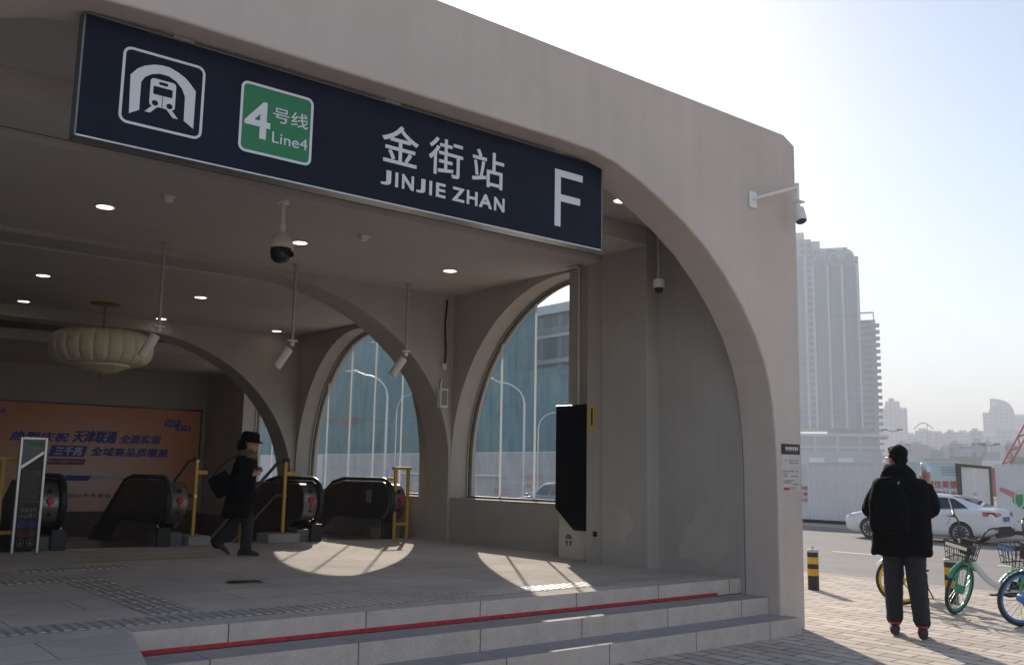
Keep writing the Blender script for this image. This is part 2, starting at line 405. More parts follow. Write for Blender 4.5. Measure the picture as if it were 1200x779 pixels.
# ------------------------------------------------------------------ ground, road, pavement
ZP = .47
struct('ground', MB().add([(-250, -250, -.36), (2300, -250, -.36), (2300, 2300, -.36), (-250, 2300, -.36)], [(0, 1, 2, 3)]), 'ground')
struct('road', MB().add([(13.55, -120, -.13), (21, -120, -.285), (29.3, -120, -.30), (13.55, 300, -.13), (21, 300, -.285), (29.3, 300, -.30)],
                        [(0, 1, 4, 3), (1, 2, 5, 4)]), 'asphalt')
struct('sidewalk', MB().box(-60, 13.35, -40, 120, -.34, 0), 'paving')
struct('kerb', MB().box(13.353, 13.55, -40, 120, -.34, .004), 'concrete', bevel=.015)
struct('far_kerb', MB().box(29.3, 29.5, -60, 200, -.34, -.16), 'concrete', bevel=.01)
struct('far_pavement', MB().box(29.504, 34.5, -60, 200, -.34, -.17), 'concrete')
lm = MB()
for k in range(-6, 24):
    y0 = 13.78 + k * 4.0 - .2
    lm.box(21.0, 21.14, y0 - 1.35, y0, -.284, -.279)
struct('lane_markings', lm, 'linepaint')

# ------------------------------------------------------------------ station building
ST = thing('metro_station_building', 'warm grey stucco metro entrance building with arched openings and chamfered roof corner', 'building', (3.5, 12, 0))
def P(name, mb, m, **k): return part(name, mb, m, ST, world=True, **k)
# front wall with the wide arch
zt = lambda t: t
arch_r = [(8.04, 0), (8.045, 1.2), (8.045, 1.65)]
cur = [(8.03, 1.9), (8.0, 2.2), (7.955, 2.42), (7.88, 2.64), (7.73, 2.92), (7.53, 3.19), (7.28, 3.45), (6.99, 3.69), (6.7, 3.87), (6.38, 4.03), (6.07, 4.165), (5.77, 4.265), (5.5, 4.315), (5.1, 4.33)]
arch_r += cur
arch_l = [(6.88 - x, z) for x, z in arch_r][::-1]
pl = [(8.04, 0), (8.448, 0), (8.497, 5.07), (8.30, 5.155), (-3.0, 5.155), (-3.0, 0), (-1.16, 0)] + arch_l[::-1][1:] + arch_r[::-1][0:-1]
P('facade_wall', MB().prism(pl, 'y', 5.772, 6.2), 'stucco', bevel=.02, bseg=3)
# right jamb wall, pilaster, shutter groove and pier
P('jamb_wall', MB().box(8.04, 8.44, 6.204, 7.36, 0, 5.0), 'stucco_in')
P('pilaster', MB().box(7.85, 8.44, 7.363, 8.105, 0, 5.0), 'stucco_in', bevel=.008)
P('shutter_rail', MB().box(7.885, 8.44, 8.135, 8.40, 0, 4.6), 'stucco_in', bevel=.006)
P('shutter_slot_shade', MB().prism([(-1.2, 4.153), (7.90, 4.153), (7.90, 0), (8.3, 0), (8.3, 4.6), (-1.2, 4.6)], 'y', 8.1055, 8.1345), 'dark')  # near-black filler almost flush, paints the shade inside the shutter slot
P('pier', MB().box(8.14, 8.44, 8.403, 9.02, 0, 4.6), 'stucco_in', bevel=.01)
# header beams across the entrance
P('header_beam', MB().box(-1.2, 7.847, 7.363, 8.105, 4.15, 4.7), 'ceiling')
P('shutter_lintel', MB().box(-1.2, 7.882, 8.135, 8.42, 4.085, 4.7), 'ceiling')
P('porch_ceiling', MB().box(-1.2, 8.04, 6.204, 7.36, 4.36, 4.5), 'ceiling')
P('hall_ceiling', MB().box(-1.2, 8.27, 8.423, 11.797, 4.20, 4.35), 'ceiling')
P('middle_ceiling', MB().box(-1.2, 8.27, 12.403, 17.097, 4.12, 4.35), 'ceiling')
P('rear_ceiling', MB().box(-1.2, 8.27, 17.703, 21.70, 3.62, 3.8), 'ceiling')
P('roof', MB().box(-3, 8.30, 6.203, 22.3, 4.78, 4.98), 'concrete')
# cross walls
def cross(name, y0, y1, cx, a, b, cz, top):
    r = [(cx + a, ZP - .47)] + [(cx + a * math.cos(R(t)), cz + b * math.sin(R(t))) for t in range(0, 91, 5)]
    l = [(7.0 - x, z) for x, z in r][::-1]
    p = [(cx + a, 0), (8.72, 0), (8.72, top), (-1.5, top), (-1.5, 0)] + l[::-1] + r[::-1][:-1]
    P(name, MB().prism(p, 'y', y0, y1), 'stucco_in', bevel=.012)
cross('cross_wall', 11.8, 12.4, 5.0, 3.22, 2.49, 1.65, 4.75)
cross('cross_wall', 17.1, 17.7, 5.0, 3.2, 2.8, 1.12, 4.75)
# window wall, bay by bay, with half-arch openings
def halfarch(yfar, ynear, cy, zs, spring, apex):
    a = yfar - cy
    pts = [(yfar, zs), (yfar, spring)]
    for t in range(5, 91, 5):
        y = cy + a * math.cos(R(t)); z = spring + (apex - spring) * math.sin(R(t))
        if y < ynear: break
        pts.append((y, z))
    ylast = ynear; zl = spring + (apex - spring) * math.sqrt(max(0, 1 - ((ylast - cy) / a) ** 2)) if ylast > cy - a else apex
    pts.append((ynear, zl)); pts.append((ynear, zs))
    return pts
W1 = halfarch(11.80, 9.06, 9.25, 1.095, 1.62, 4.17)
W2 = [(17.06, 1.095)] + [(14.86 + 2.2 * math.cos(R(t)), 1.5 + 2.53 * math.sin(R(t))) for t in range(0, 181, 6)] + [(12.66, 1.095)]
W3 = [(19.75, 1.095), (19.75, 3.58), (17.75, 3.58), (17.75, 1.095)]
def bay(y0, y1, hole, ztop):
    # hole listed far-sill, far-spring ... near-top, near-sill; the wall is cut along the near jamb
    p = [(y0, 0), (y1, 0), (y1, ztop), (y0, ztop), (y0, hole[-1][1])] + [hole[-1]] + [hole[0]] + hole[1:-1] + [(y0, hole[-2][1])]
    return p
def wallbay(y0, y1, hole, ztop):
    mb = MB()
    near = hole[-1][0]
    # solid in three prisms: below sill, near strip, and far/top piece
    mb.prism([(y0, 0), (y1, 0), (y1, hole[0][1]), (y0, hole[0][1])], 'x', 8.26, 8.72)
    top = [(y1, hole[0][1]), (y1, ztop), (near, ztop)] + [hole[-2]] + hole[1:-2][::-1] + [hole[0]]
    mb.prism(top, 'x', 8.26, 8.72)
    if near - y0 > .02: mb.prism([(y0, hole[0][1]), (near, hole[0][1]), (near, ztop), (y0, ztop)], 'x', 8.26, 8.72)
    return mb
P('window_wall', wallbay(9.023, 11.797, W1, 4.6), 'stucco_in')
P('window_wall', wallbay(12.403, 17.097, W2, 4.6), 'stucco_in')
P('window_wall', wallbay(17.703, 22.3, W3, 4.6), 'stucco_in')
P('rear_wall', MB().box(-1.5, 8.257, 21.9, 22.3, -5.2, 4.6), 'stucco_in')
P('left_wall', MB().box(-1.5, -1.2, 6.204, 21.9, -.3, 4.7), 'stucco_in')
P('well_wall', MB().box(8.14, 8.24, 13.2, 21.68, -5.2, .46), 'browngranite'); P('well_wall', MB().box(1.0, 1.1, 13.2, 21.68, -5.2, .46), 'browngranite')
P('well_end_cladding', MB().box(1.1, 8.14, 21.70, 21.89, -5.2, .50), 'browngranite')
def window(hole, mulls, label=None):
    n = len(hole); cy = sum(p[0] for p in hole) / n; cz = sum(p[1] for p in hole) / n
    def inset(d):
        out = []
        for i in range(n):
            a, b, c = Vector(hole[i - 1]), Vector(hole[i]), Vector(hole[(i + 1) % n])
            e1 = (b - a); e2 = (c - b); e1.normalize(); e2.normalize()
            n1 = Vector((-e1.y, e1.x)); n2 = Vector((-e2.y, e2.x))
            if n1.dot(Vector((cy, cz)) - b) < 0 and n2.dot(Vector((cy, cz)) - b) < 0: n1, n2 = -n1, -n2
            bis = (n1 + n2); bis.normalize(); k = d / max(.5, bis.dot(n1)); q = b + bis * k
            out.append((q.x, q.y))
        return out
    fr = P('window', MB().ringprism(hole, inset(.05), 'x', 8.575, 8.625), 'steel_dark')
    pane = part('pane', MB().prism(inset(.045), 'x', 8.598, 8.604), 'glass', fr, world=True)
    part('frame', MB().ringprism(inset(.012), inset(.032), 'x', 8.555, 8.574), 'alu', fr, world=True)
    for y in mulls:
        z1 = None
        # top of the mullion where the outline passes over y
        for i in range(n):
            a, b = hole[i], hole[(i + 1) % n]
            if (a[0] - y) * (b[0] - y) <= 0 and a[0] != b[0]:
                z = a[1] + (b[1] - a[1]) * (y - a[0]) / (b[0] - a[0])
                z1 = z if z1 is None else max(z1, z)
        if z1: part('mullion', MB().box(8.585, 8.597, y - .016, y + .016, 1.14, z1 - .05), 'joint', fr, world=True)
    P('window_sill', MB().box(8.262, 8.57, hole[-1][0] + .003, hole[0][0] - .003, 1.096, 1.112), 'concrete')
window(W1, (11.0, 10.22)); window(W2, (16.45, 15.57, 14.69, 13.77)); window(W3, (18.9,))
# plaster repairs low on the jamb wall
def blob(c, ry, rz, seed, x):
    pts = []
    for k in range(26):
        a = 2 * PI * k / 26; rr = .75 + .5 * noise.noise((math.cos(a) * 1.4 + seed, math.sin(a) * 1.4, seed))
        pts.append((c[0] + ry * rr * math.cos(a), max(.49, c[1] + rz * rr * math.sin(a))))
    return MB().prism(pts, 'x', x, x + .003)
P('plaster_repair', blob((6.75, .86), .42, .36, 1.3, 8.0372), 'patch')
P('plaster_repair', blob((7.72, .92), .17, .2, 4.7, 7.8472), 'patch')

# ------------------------------------------------------------------ platform, steps
pf = MB()
pf.box(1.932, 8.4, 6.26, 12.7, .05, ZP)
pf.box(-1.3, 1.928, 6.26, 12.7, .004, ZP)
pf.prism([(-1.3, 3.6), (1.375, 3.6), (1.968, 6.257), (-1.3, 6.257)], 'z', .004, ZP)
pf.box(4.62, 6.12, 12.7, 13.0, .05, ZP)
struct('platform_floor', pf, 'granite')
struct('platform_edge', MB().box(1.934, 8.038, 6.246, 6.259, .33, ZP + .003), 'riser')
struct('access_ramp', MB().prism([(-1.303, .004), (-1.303, ZP), (-7.5, .004)], 'y', 3.6, 5.6), 'granite')
sp = thing('entrance_steps', 'low granite entrance steps with red tape along the upper riser', 'steps', (5, 6, 0))
def step(y0, y1, x1, z0, z1):
    part('step', MB().box(1.80, x1, y0 + .012, y1, z0, z1), 'tread', sp, world=True, bevel=.004)
    part('riser', MB().box(1.802, x1 - .002, y0, y0 + .0118, z0, z1 + .002), 'riser', sp, world=True)
step(5.58, 6.24, 8.034, .002, .16)
part('step', MB().box(8.036, 8.10, 5.592, 5.770, .002, .16), 'tread', sp, world=True)
part('riser', MB().box(8.034, 8.098, 5.58, 5.5918, .002, .162), 'riser', sp, world=True)
step(5.905, 6.24, 8.034, .162, .32)
part('red_tape', MB().box(1.937, 7.66, 6.2425, 6.2455, .326, .354), 'tapered', sp, world=True)
part('sealant_line', MB().box(1.937, 8.03, 6.236, 6.2455, .3205, .3235), 'dark', sp, world=True)

# tactile paving
def tact(label, x0, x1, y0, y1, along='y'):
    mb = MB(); s = .075
    if along == 'y':
        n = int((x1 - x0) / s)
        ny = max(1, round((y1 - y0) / .34)); L = (y1 - y0) / ny
        for i in range(n):
            for j in range(ny):
                mb.prism([(x0 + (i + .5) * s + a * .021, y0 + j * L + b) for a, b in ((-1, .03), (1, .03), (1, L - .03), (-1, L - .03))], 'z', ZP + .0013, ZP + .007)
    c = ((x0 + x1) / 2, (y0 + y1) / 2, ZP)
    o = part('tactile_paving', MB().add([(x - c[0], y - c[1], z - c[2]) for x, y, z in mb.v], mb.f), 'tactile')
    o.location = c; part('gap_shade_sheet', MB().prism([(x0 - c[0], y0 - c[1]), (x1 - c[0], y0 - c[1]), (x1 - c[0], y1 - c[1]), (x0 - c[0], y1 - c[1])], 'z', .0002, .0012), 'tactilegap', o)  # added sheet under the bars, shade of their gaps put into its colour
    return tag(o, label, 'tactile paving')
tact('long strip of ribbed tactile paving along the front edge of the platform above the steps', -1.0, 7.75, 6.49, 6.84)
tact('wide ribbed tactile path running from the front strip into the hall', 2.28, 2.66, 6.88, 9.2)
tact('ribbed tactile strip halfway into the hall at the end of the tactile path', .4, 2.66, 9.24, 9.56)
tact('short ribbed tactile strip before the left escalator information board', 2.15, 3.2, 10.2, 10.52)
o = part('floor_line', MB().prism([(-.75, -.12), (.75, -.12), (.75, .12), (-.75, .12)], 'z', .001, .0035), 'yellowline'); o.location = (3.55, 11.0, ZP)
tag(o, 'faded yellow painted line on the floor before the escalators', 'floor line')
dr = thing('floor_drain', 'small dark floor drain cover in the middle of the hall floor', 'drain cover', (3.63, 8.42, ZP))
part('cover', MB().prism(arc(0, 0, .14, .14, 0, 345, 23), 'z', .001, .006), 'steel_dark', dr)
part('rim', MB().ringprism(arc(0, 0, .165, .165, 0, 345, 23), arc(0, 0, .143, .143, 0, 345, 23), 'z', .001, .008), 'steel', dr)

# ------------------------------------------------------------------ station sign
SG = thing('station_sign', 'long navy station name sign with white lettering across the arch', 'sign', (3.55, 6.0, 3.5))
SX0, SX1, SZ0, SZ1, SY = 1.318, 5.79, 3.497, 4.300, 5.98
def S(name, mb, m, **k): return part(name, mb, m, SG, world=True, **k)
S('panel', MB().box(SX0 + .012, SX1 - .012, SY, SY + .11, SZ0 + .012, SZ1 - .012), 'navy')
S('frame', MB().box(SX0, SX1, SY - .004, SY + .116, SZ1 - .011, SZ1).box(SX0, SX0 + .011, SY - .004, SY + .116, SZ0, SZ1 - .0112)
  .box(SX1 - .011, SX1, SY - .004, SY + .116, SZ0, SZ1 - .0112), 'signframe')
S('bottom_trim', MB().box(SX0 + .0112, SX1 - .0112, SY - .003, SY + .116, SZ0, SZ0 + .011), 'alu')
for x in (1.95, 3.57, 5.30):
    b = S('bracket', MB().box(x - .07, x + .07, SY + .02, SY + .09, 4.301, 4.329).box(x - .02, x + .02, SY + .01, SY + .1, 4.301, 4.322), 'alu_matt')
U, V = (1, 0, 0), (0, 0, 1); YF = SY - .001
def flat(mb, poly, y=YF, d=.003): return mb.prism(poly, 'y', y - d, y)
def fr4(x0, x1, z0, z1, t, r): return MB().ringprism(rrect(x0, x1, z0, z1, r), rrect(x0 + t, x1 - t, z0 + t, z1 - t, r - t), 'y', YF - .003, YF)
S('pictogram_frame', fr4(1.566, 2.098, 3.646, 4.155, .017, .055), 'signwhite')
ao = [(1.628, 3.714), (1.62, 3.971)] + [(1.66, 4.022), (1.70, 4.052), (1.759, 4.077), (1.81, 4.087), (1.86, 4.087), (1.915, 4.07), (1.966, 4.045), (2.0, 4.015), (2.04, 3.971), (2.04, 3.713)]
ai = [(1.975, 3.752), (1.972, 3.915), (1.95, 3.965), (1.912, 4.003), (1.86, 4.027), (1.80, 4.027), (1.75, 4.01), (1.71, 3.98), (1.688, 3.94), (1.688, 3.752)]
S('tunnel_symbol', flat(MB(), ao + ai), 'signwhite')
tr = flat(MB(), rrect(1.747, 1.911, 3.80, 3.987, .022))
flat(tr, [(1.765, 3.800), (1.80, 3.800), (1.757, 3.752), (1.722, 3.752)]); flat(tr, [(1.858, 3.800), (1.892, 3.800), (1.938, 3.752), (1.903, 3.752)])
S('train_symbol', tr, 'signwhite')
td = flat(MB(), rrect(1.767, 1.89, 3.882, 3.936, .006), YF - .0035, .001)
flat(td, rrect(1.80, 1.858, 3.952, 3.972, .009), YF - .0035, .001)
for cx in (1.783, 1.876): flat(td, arc(cx, 3.823, .02, .018, 0, 342, 19), YF - .0035, .001)
flat(td, [(1.827, 3.80), (1.831, 3.80), (1.831, 3.882), (1.827, 3.882)], YF - .0035, .001)
S('train_details', td, 'navy')
S('line_badge', flat(MB(), rrect(2.350, 2.894, 3.642, 4.147, .05), YF, .003), 'signgreen')
S('badge_frame', MB().ringprism(rrect(2.350, 2.894, 3.642, 4.147, .05), rrect(2.368, 2.876, 3.660, 4.129, .034), 'y', YF - .006, YF - .0032), 'signwhite')
bt = MB(); o_ = (0, YF - .0032, 0)
bt.text('4', o_, U, V, 2.385, 2.572, 3.757, 4.025, .003, .02)
bt.text('号线', o_, U, V, 2.590, 2.856, 3.905, 4.015, .003, .004)
bt.text('Line4', o_, U, V, 2.590, 2.860, 3.752, 3.832, .003, .004)
S('badge_lettering', bt, 'signwhite')
bt = MB(); o_ = (0, YF, 0)
bt.text('金', o_, U, V, 3.474, 3.801, 3.822, 4.130, .003, .008)
bt.text('街', o_, U, V, 3.900, 4.228, 3.822, 4.128, .003, .008)
bt.text('站', o_, U, V, 4.322, 4.650, 3.822, 4.128, .003, .008)
S('station_name_lettering', bt, 'signwhite')
for word in ((('J', 3.474, 3.563), ('I', 3.600, 3.626), ('N', 3.660, 3.768), ('J', 3.792, 3.874), ('I', 3.911, 3.937), ('E', 3.974, 4.066)),
             (('Z', 4.132, 4.250), ('H', 4.274, 4.382), ('A', 4.400, 4.530), ('N', 4.552, 4.662))):
    bt = MB()
    for ch, x0, x1 in word: bt.text(ch, o_, U, V, x0, x1, 3.640, 3.756, .003, .035)
    S('latin_lettering', bt, 'signwhite')
S('exit_letter', MB().prism([(5.218, 3.632), (5.286, 3.632), (5.286, 3.862), (5.517, 3.862), (5.517, 3.925), (5.286, 3.925), (5.286, 4.083), (5.547, 4.083), (5.547, 4.145), (5.218, 4.145)], 'y', YF - .003, YF), 'signwhite')

# ------------------------------------------------------------------ ceiling fittings
def make_downlight(label, loc):
    t = thing('downlight', label, 'ceiling light', loc)
    part('trim_ring', MB().ringprism(arc(0, 0, .105, .105, 0, 348, 29), arc(0, 0, .088, .088, 0, 348, 29), 'z', -.010, -.001), 'lampring', t, smooth=40)
    part('diffuser', MB().prism(arc(0, 0, .087, .087, 0, 348, 29), 'z', -.006, -.001), 'lamp', t)
    return t
DL = [((2.61, 10.18, 4.2), 'lit round downlight in the front hall ceiling, left of the pendant dome camera'),
      ((4.86, 10.22, 4.2), 'lit round downlight in the front hall ceiling just behind the pendant dome camera'),
      ((7.11, 10.29, 4.2), 'lit round downlight in the front hall ceiling near the wall with the speaker'),
      ((2.89, 14.15, 4.12), 'lit round downlight up left of the pleated chandelier'),
      ((5.16, 14.25, 4.12), 'lit round downlight right of the chandelier, midway between two tube cameras'),
      ((3.15, 17.0 - .35, 4.12), 'lit round downlight nearest the left edge, level with the chandelier canopy'),
      ((5.42, 16.85, 4.12), 'lit round downlight half hidden behind the tube camera by the chandelier'),
      ((7.58, 16.75, 4.12), 'lit round downlight nearest the far arched window'),
      ((6.86, 6.78, 4.36), 'lit round downlight in the porch ceiling right of the letter F')]
d0 = make_downlight(DL[0][1], DL[0][0]); d0['group'] = 'round ceiling downlights'
for loc, lab in DL[1:]: dup(d0, loc, label=lab, group='round ceiling downlights')
def det(loc, label):
    t = thing('smoke_detector', label, 'detector', loc)
    part('base', MB().box(-.06, .06, -.05, .05, -.02, -.001), 'whiteplastic', t, bevel=.004)
    part('head', MB().lathe([(.0001, -.062), (.035, -.06), (.045, -.045), (.045, -.021)], 16), 'whiteplastic', t, smooth=40)
    return t
det((2.99, 9.34, 4.2), 'small white detector on the hall ceiling above the first downlight at left')
det((5.27, 9.4, 4.2), 'small white detector on the hall ceiling right of the pendant dome camera')

# pendant dome camera
def ptz(loc, drop, label):
    t = thing('dome_camera', label, 'security camera', loc)
    part('pole', MB().lathe([(.055, 0), (.055, -.02), (.022, -.025), (.022, -drop), (.034, -drop - .002), (.034, -drop - .1), (.0001, -drop - .102)], 16), 'whiteplastic', t, smooth=40)
    z = -drop - .1
    part('housing', MB().lathe([(.036, z + .01), (.05, z), (.085, z - .04), (.115, z - .09), (.125, z - .13), (.125, z - .15), (.118, z - .152), (.0001, z - .152)], 24), 'whiteplastic', t, smooth=40)
    part('dome', MB().lathe([(.10, z - .153), (.10, z - .20), (.09, z - .25), (.06, z - .285), (.0001, z - .298)], 24), 'blackplastic', t, smooth=50)
    part('lens', MB().lathe([(.0001, -.115), (.035, -.115), (.04, -.10), (.04, -.07)], 16, (.05, 0, z - .22), 'y'), 'chrome', t, smooth=40)
    return t
ptz((3.78, 8.36, 4.085), .22, 'large white pendant dome camera with black globe hanging below the station sign')
# tube cameras on drop poles
def polecam(loc, drop, hang, label, tilt, az):
    t = thing('tube_camera', label, 'security camera', loc)
    t['group'] = 'tube cameras on ceiling drop poles'
    part('pole', MB().lathe([(.05, 0), (.05, -.012), (.02, -.014), (.02, -drop), (.0001, -drop - .001)], 12), 'alu_matt', t, smooth=40)
    part('knuckle', MB().obox((0, 0, -drop - .012), .13, .06, .02).ball((0, 0, -drop - .05), .035), 'whiteplastic', t, smooth=40)
    d = Vector((math.sin(az) * math.cos(tilt), math.cos(az) * math.cos(tilt), -math.sin(tilt)))
    p0 = Vector((0, 0, -drop - .06)); p1 = p0 + d * .06; p2 = p0 + d * hang
    h = part('housing', MB().tube([p1, p1 + d * .01, p2 - d * .01, p2], [.05, .06, .06, .054], 16), 'whiteplastic', t, smooth=40)
    part('lens', MB().tube([p2 + d * .001, p2 + d * .004], .045, 14), 'blackplastic', h)
    return t
polecam((3.63, 11.35, 4.2), 1.02, .36, 'tube camera on drop pole right beside the pleated chandelier', R(62), R(300))
polecam((5.36, 11.35, 4.2), 1.02, .36, 'tube camera on drop pole below the pendant dome camera, between chandelier and windows', R(58), R(300))
polecam((7.18, 11.45, 4.2), .98, .36, 'tube camera on drop pole in front of the second arched window', R(58), R(300))
# dome camera on the pole in the porch
t = thing('small_dome_camera', 'small white dome camera on a pole in front of the right jamb wall', 'security camera', (7.66, 7.0, 4.36))
part('pole', MB().lathe([(.045, 0), (.045, -.012), (.019, -.014), (.019, -.62), (.028, -.621), (.028, -.70), (.0001, -.701)], 12), 'alu_matt', t, smooth=40)
part('housing', MB().lathe([(.03, -.70), (.062, -.705), (.065, -.72), (.065, -.80), (.0001, -.801)], 20), 'whiteplastic', t, smooth=40)
part('dome', MB().lathe([(.05, -.802), (.046, -.83), (.03, -.852), (.0001, -.86)], 20), 'blackplastic', t, smooth=50)
# bullet camera on the facade
t = thing('bullet_camera', 'white bullet camera on an arm at the upper right corner of the facade', 'security camera', (7.72, 5.77, 4.31))
part('wall_plate', MB().prism(rrect(-.06, .06, -.085, .085, .02), 'y', -.02, -.001), 'whiteplastic', t, bevel=.003)
part('arm', MB().tube([(0, -.021, 0), (.03, -.08, .02), (.56, -.16, .215)], .016, 10).tube([(.56, -.16, .255), (.56, -.16, .06)], .022, 10), 'whiteplastic', t, smooth=50)
h = part('housing', MB().obox((.56, -.16, .052), .11, .11, .014).tube([(.56, -.16, .044), (.56, -.16, 0), (.557, -.175, -.03)], [.03, .03, .028], 10)
         .tube([(.562, -.158, -.01), (.56, -.17, -.03), (.548, -.205, -.15), (.546, -.21, -.165)], [.03, .058, .062, .058], 18), 'whiteplastic', t, smooth=50)
part('lens', MB().tube([(.5455, -.2105, -.167), (.5448, -.213, -.173)], .05, 18), 'blackplastic', h)

# chandelier
CH = thing('chandelier', 'ivory pleated drum chandelier on a brass rod hanging in the hall', 'chandelier', (4.22, 15.94, 4.12))
part('canopy', MB().lathe([(.0001, -.03), (.17, -.03), (.22, -.022), (.235, -.008), (.235, -.001)], 32), 'brass', CH, smooth=40)
part('rod', MB().lathe([(.018, -.03), (.018, -.46), (.028, -.465), (.028, -.49), (.0001, -.491)], 12), 'brass', CH, smooth=40)
NG = 22
def gore(a): return 1 - .045 * (1 - abs(math.sin(a * NG / 2))) ** 2.2
pr = [(.0001, -.47)] + [(.565 + .225 * math.cos(R(t)), -.735 + .265 * math.sin(R(t))) for t in range(90, -91, -12)] + [(.0001, -1.0)]
part('shade', MB().lathe(pr, NG * 10, mod=gore), 'silk', CH, smooth=60)
pr = [(.44, -1.002), (.445, -1.035), (.37, -1.055), (.30, -1.09), (.2, -1.12), (.1, -1.135), (.0001, -1.138)]
part('bottom_dish', MB().lathe(pr, 40), 'silk', CH, smooth=60)
part('finial', MB().lathe([(.0001, -1.14), (.03, -1.14), (.012, -1.17), (.02, -1.195), (.0001, -1.215)], 12), 'brass', CH, smooth=40)
st = MB()
for k in range(NG):
    a = 2 * PI * k / NG + PI / NG
    st.ball((.62 * math.cos(a), .62 * math.sin(a), -.485), .014, seg=6, n=4)
part('studs', st, 'dark', CH)

# wall speaker and its cable
t = thing('wall_speaker', 'small white box speaker on the wall between the two arched windows', 'speaker', (8.03, 11.79, 2.6))
part('cabinet', MB().box(-.07, .07, -.11, -.012, -.14, .14), 'whiteplastic', t, bevel=.01)
part('grille', MB().box(-.052, .052, -.114, -.1105, -.115, .115), 'greyfabric', t)
part('bracket', MB().box(-.015, .015, -.011, -.001, .1, .28).box(-.02, .02, -.03, -.001, .24, .28), 'steel', t)
part('junction_box', MB().box(.0, .07, -.05, -.001, .44, .53), 'whiteplastic', t, bevel=.004)
cb = [(.055 + .012 * math.sin(k * .9), -.02, .53 + k * .11) for k in range(10)]
part('cable', MB().tube(cb, .014, 8), 'blackplastic', t, smooth=60)
# white conduit down the pier
single('conduit_pipe', 'thin white conduit running down the pier to the black screen totem', 'conduit',
       MB().tube([(0, .25, 1.80), (0, .05, 1.80), (0, 0, 1.76), (0, 0, 0)], .016, 8), 'whiteplastic', (8.12, 8.80, 2.38), smooth=60)

# totem with the black screen
TT = thing('screen_totem', 'cream metal totem with slanted tall black screen against the pier', 'display totem', (7.968, 8.74, ZP))
# local: face towards -x
part('body', MB().prism([(-.27, 0), (.25, 0), (.25, .345), (-.27, .44)], 'x', 0, .165).box(.002, .160, -.262, .242, .34, 1.86), 'totem', TT, bevel=.004)
part('screen', MB().prism([(.272, .445), (.272, 1.885), (-.262, 1.885), (-.262, .36), (-.10, .36)], 'x', -.035, .001) if False else
     MB().prism([(-.275, .35), (-.07, .35), (.275, .62) if False else (.275, .605), (.275, 1.885), (-.275, 1.885)], 'x', -.04, -.001), 'screen', TT, bevel=.003)
part('emblem', MB().prism(arc(.06, .235, .062, .062, 5, 175, 14), 'x', -.003, -.0005).prism(arc(.06, .22, .062, .075, 185, 250, 8) + [(.045, .22)], 'x', -.003, -.0005)
     .prism(arc(.06, .22, .062, .075, 290, 355, 8) + [(.075, .22)], 'x', -.003, -.0005), 'grey_mark', TT)
part('plinth', MB().box(.01, .16, -.26, .24, -.001, .02), 'steel_dark', TT)

st = thing('warning_sticker', 'small vertical yellow sticker on the shutter rail beside the totem', 'sticker', (7.882, 8.30, 2.19))
part('label_sheet', MB().box(-.004, -.001, -.045, .045, -.15, .15), 'stickyellow', st)
part('print', MB().box(-.0055, -.0045, -.015, .015, -.1, .1), 'dark', st)
single('door_contact', 'small black square switch low on the shutter rail', 'switch', MB().box(-.012, -.001, -.03, .03, -.03, .03).box(-.016, -.0121, -.018, .018, -.018, .018), 'blackplastic', (7.884, 8.24, .80), bevel=.002)

# notice sheet on the facade
NT = thing('notice_sheet', 'printed information sheet with black header on the right pier of the facade', 'notice', (8.265, 5.771, 1.6))
part('sheet', MB().box(-.155, .155, -.003, -.0005, -.235, .24), 'paper', NT)
part('header', MB().box(-.155, .158, -.006, -.0032, .135, .24), 'screen', NT)
hp = MB().box(-.085, .125, -.0075, -.0062, .165, .167)
for k in range(7): hp.box(-.09 + k * .032, -.066 + k * .032, -.0075, -.0062, .178, .212)
part('header_print', hp, 'paper', NT)
tx = MB(); random.seed(3)
for z, xs in ((.075, ((-.1, -.07), (-.03, .04), (.06, .12))), (.05, ((-.03, .05), (.07, .13))), (-.035, ((-.13, -.04), (-.02, .05), (.08, .12))), (-.06, ((-.13, -.06),)),
              (-.13, ((-.13, .05),)), (-.15, ((-.13, .0),)), (-.085, ((-.13, -.05), (-.01, .05), (.07, .12))), (-.165, ((.03, .12),))):
    for a, b in xs:
        x = a
        while x < b:
            w = random.uniform(.008, .016); tx.box(x, min(b, x + w), -.0042, -.0032, z - .006, z + .006); x += w + .005
part('print', tx, 'papergrey', NT)
part('red_strip', MB().box(-.13, -.03, -.0042, -.0032, -.225, -.198).box(0, .015, -.0042, -.0032, -.22, -.19).box(.045, .055, -.0042, -.0032, -.22, -.19), 'redprint', NT)

# ------------------------------------------------------------------ advertising billboard on the rear wall
AD = thing('advertising_billboard', 'orange advertising billboard with blue Chinese slogans on the rear wall', 'billboard', (5.0, 21.88, 1.6))
AX0, AX1, AZ0, AZ1, AY = 2.0, 8.11, .53, 2.80, 21.86
def A(name, mb, m, **k): return part(name, mb, m, AD, world=True, **k)
A('board', MB().box(AX0, AX1, AY, AY + .03, AZ0, AZ1), 'orange')
A('frame', MB().box(AX0 - .03, AX1 + .03, AY - .02, AY + .035, AZ1 + .001, AZ1 + .04).box(AX0 - .03, AX1 + .03, AY - .02, AY + .035, AZ0 - .04, AZ0 - .001)
  .box(AX1 + .001, AX1 + .03, AY - .02, AY + .035, AZ0, AZ1).box(AX0 - .03, AX0 - .001, AY - .02, AY + .035, AZ0, AZ1), 'steel_dark')
oA = (0, AY - .001, 0)
A('slogan', MB().text('热烈庆祝', oA, U, V, 4.10, 5.27, 2.00, 2.20, .004, .032, .25).text('天津联通', oA, U, V, 5.33, 6.26, 1.995, 2.27, .004, .032, .25)
  .text('全面实现', oA, U, V, 6.31, 7.225, 2.005, 2.21, .004, .032, .25), 'posterblue')
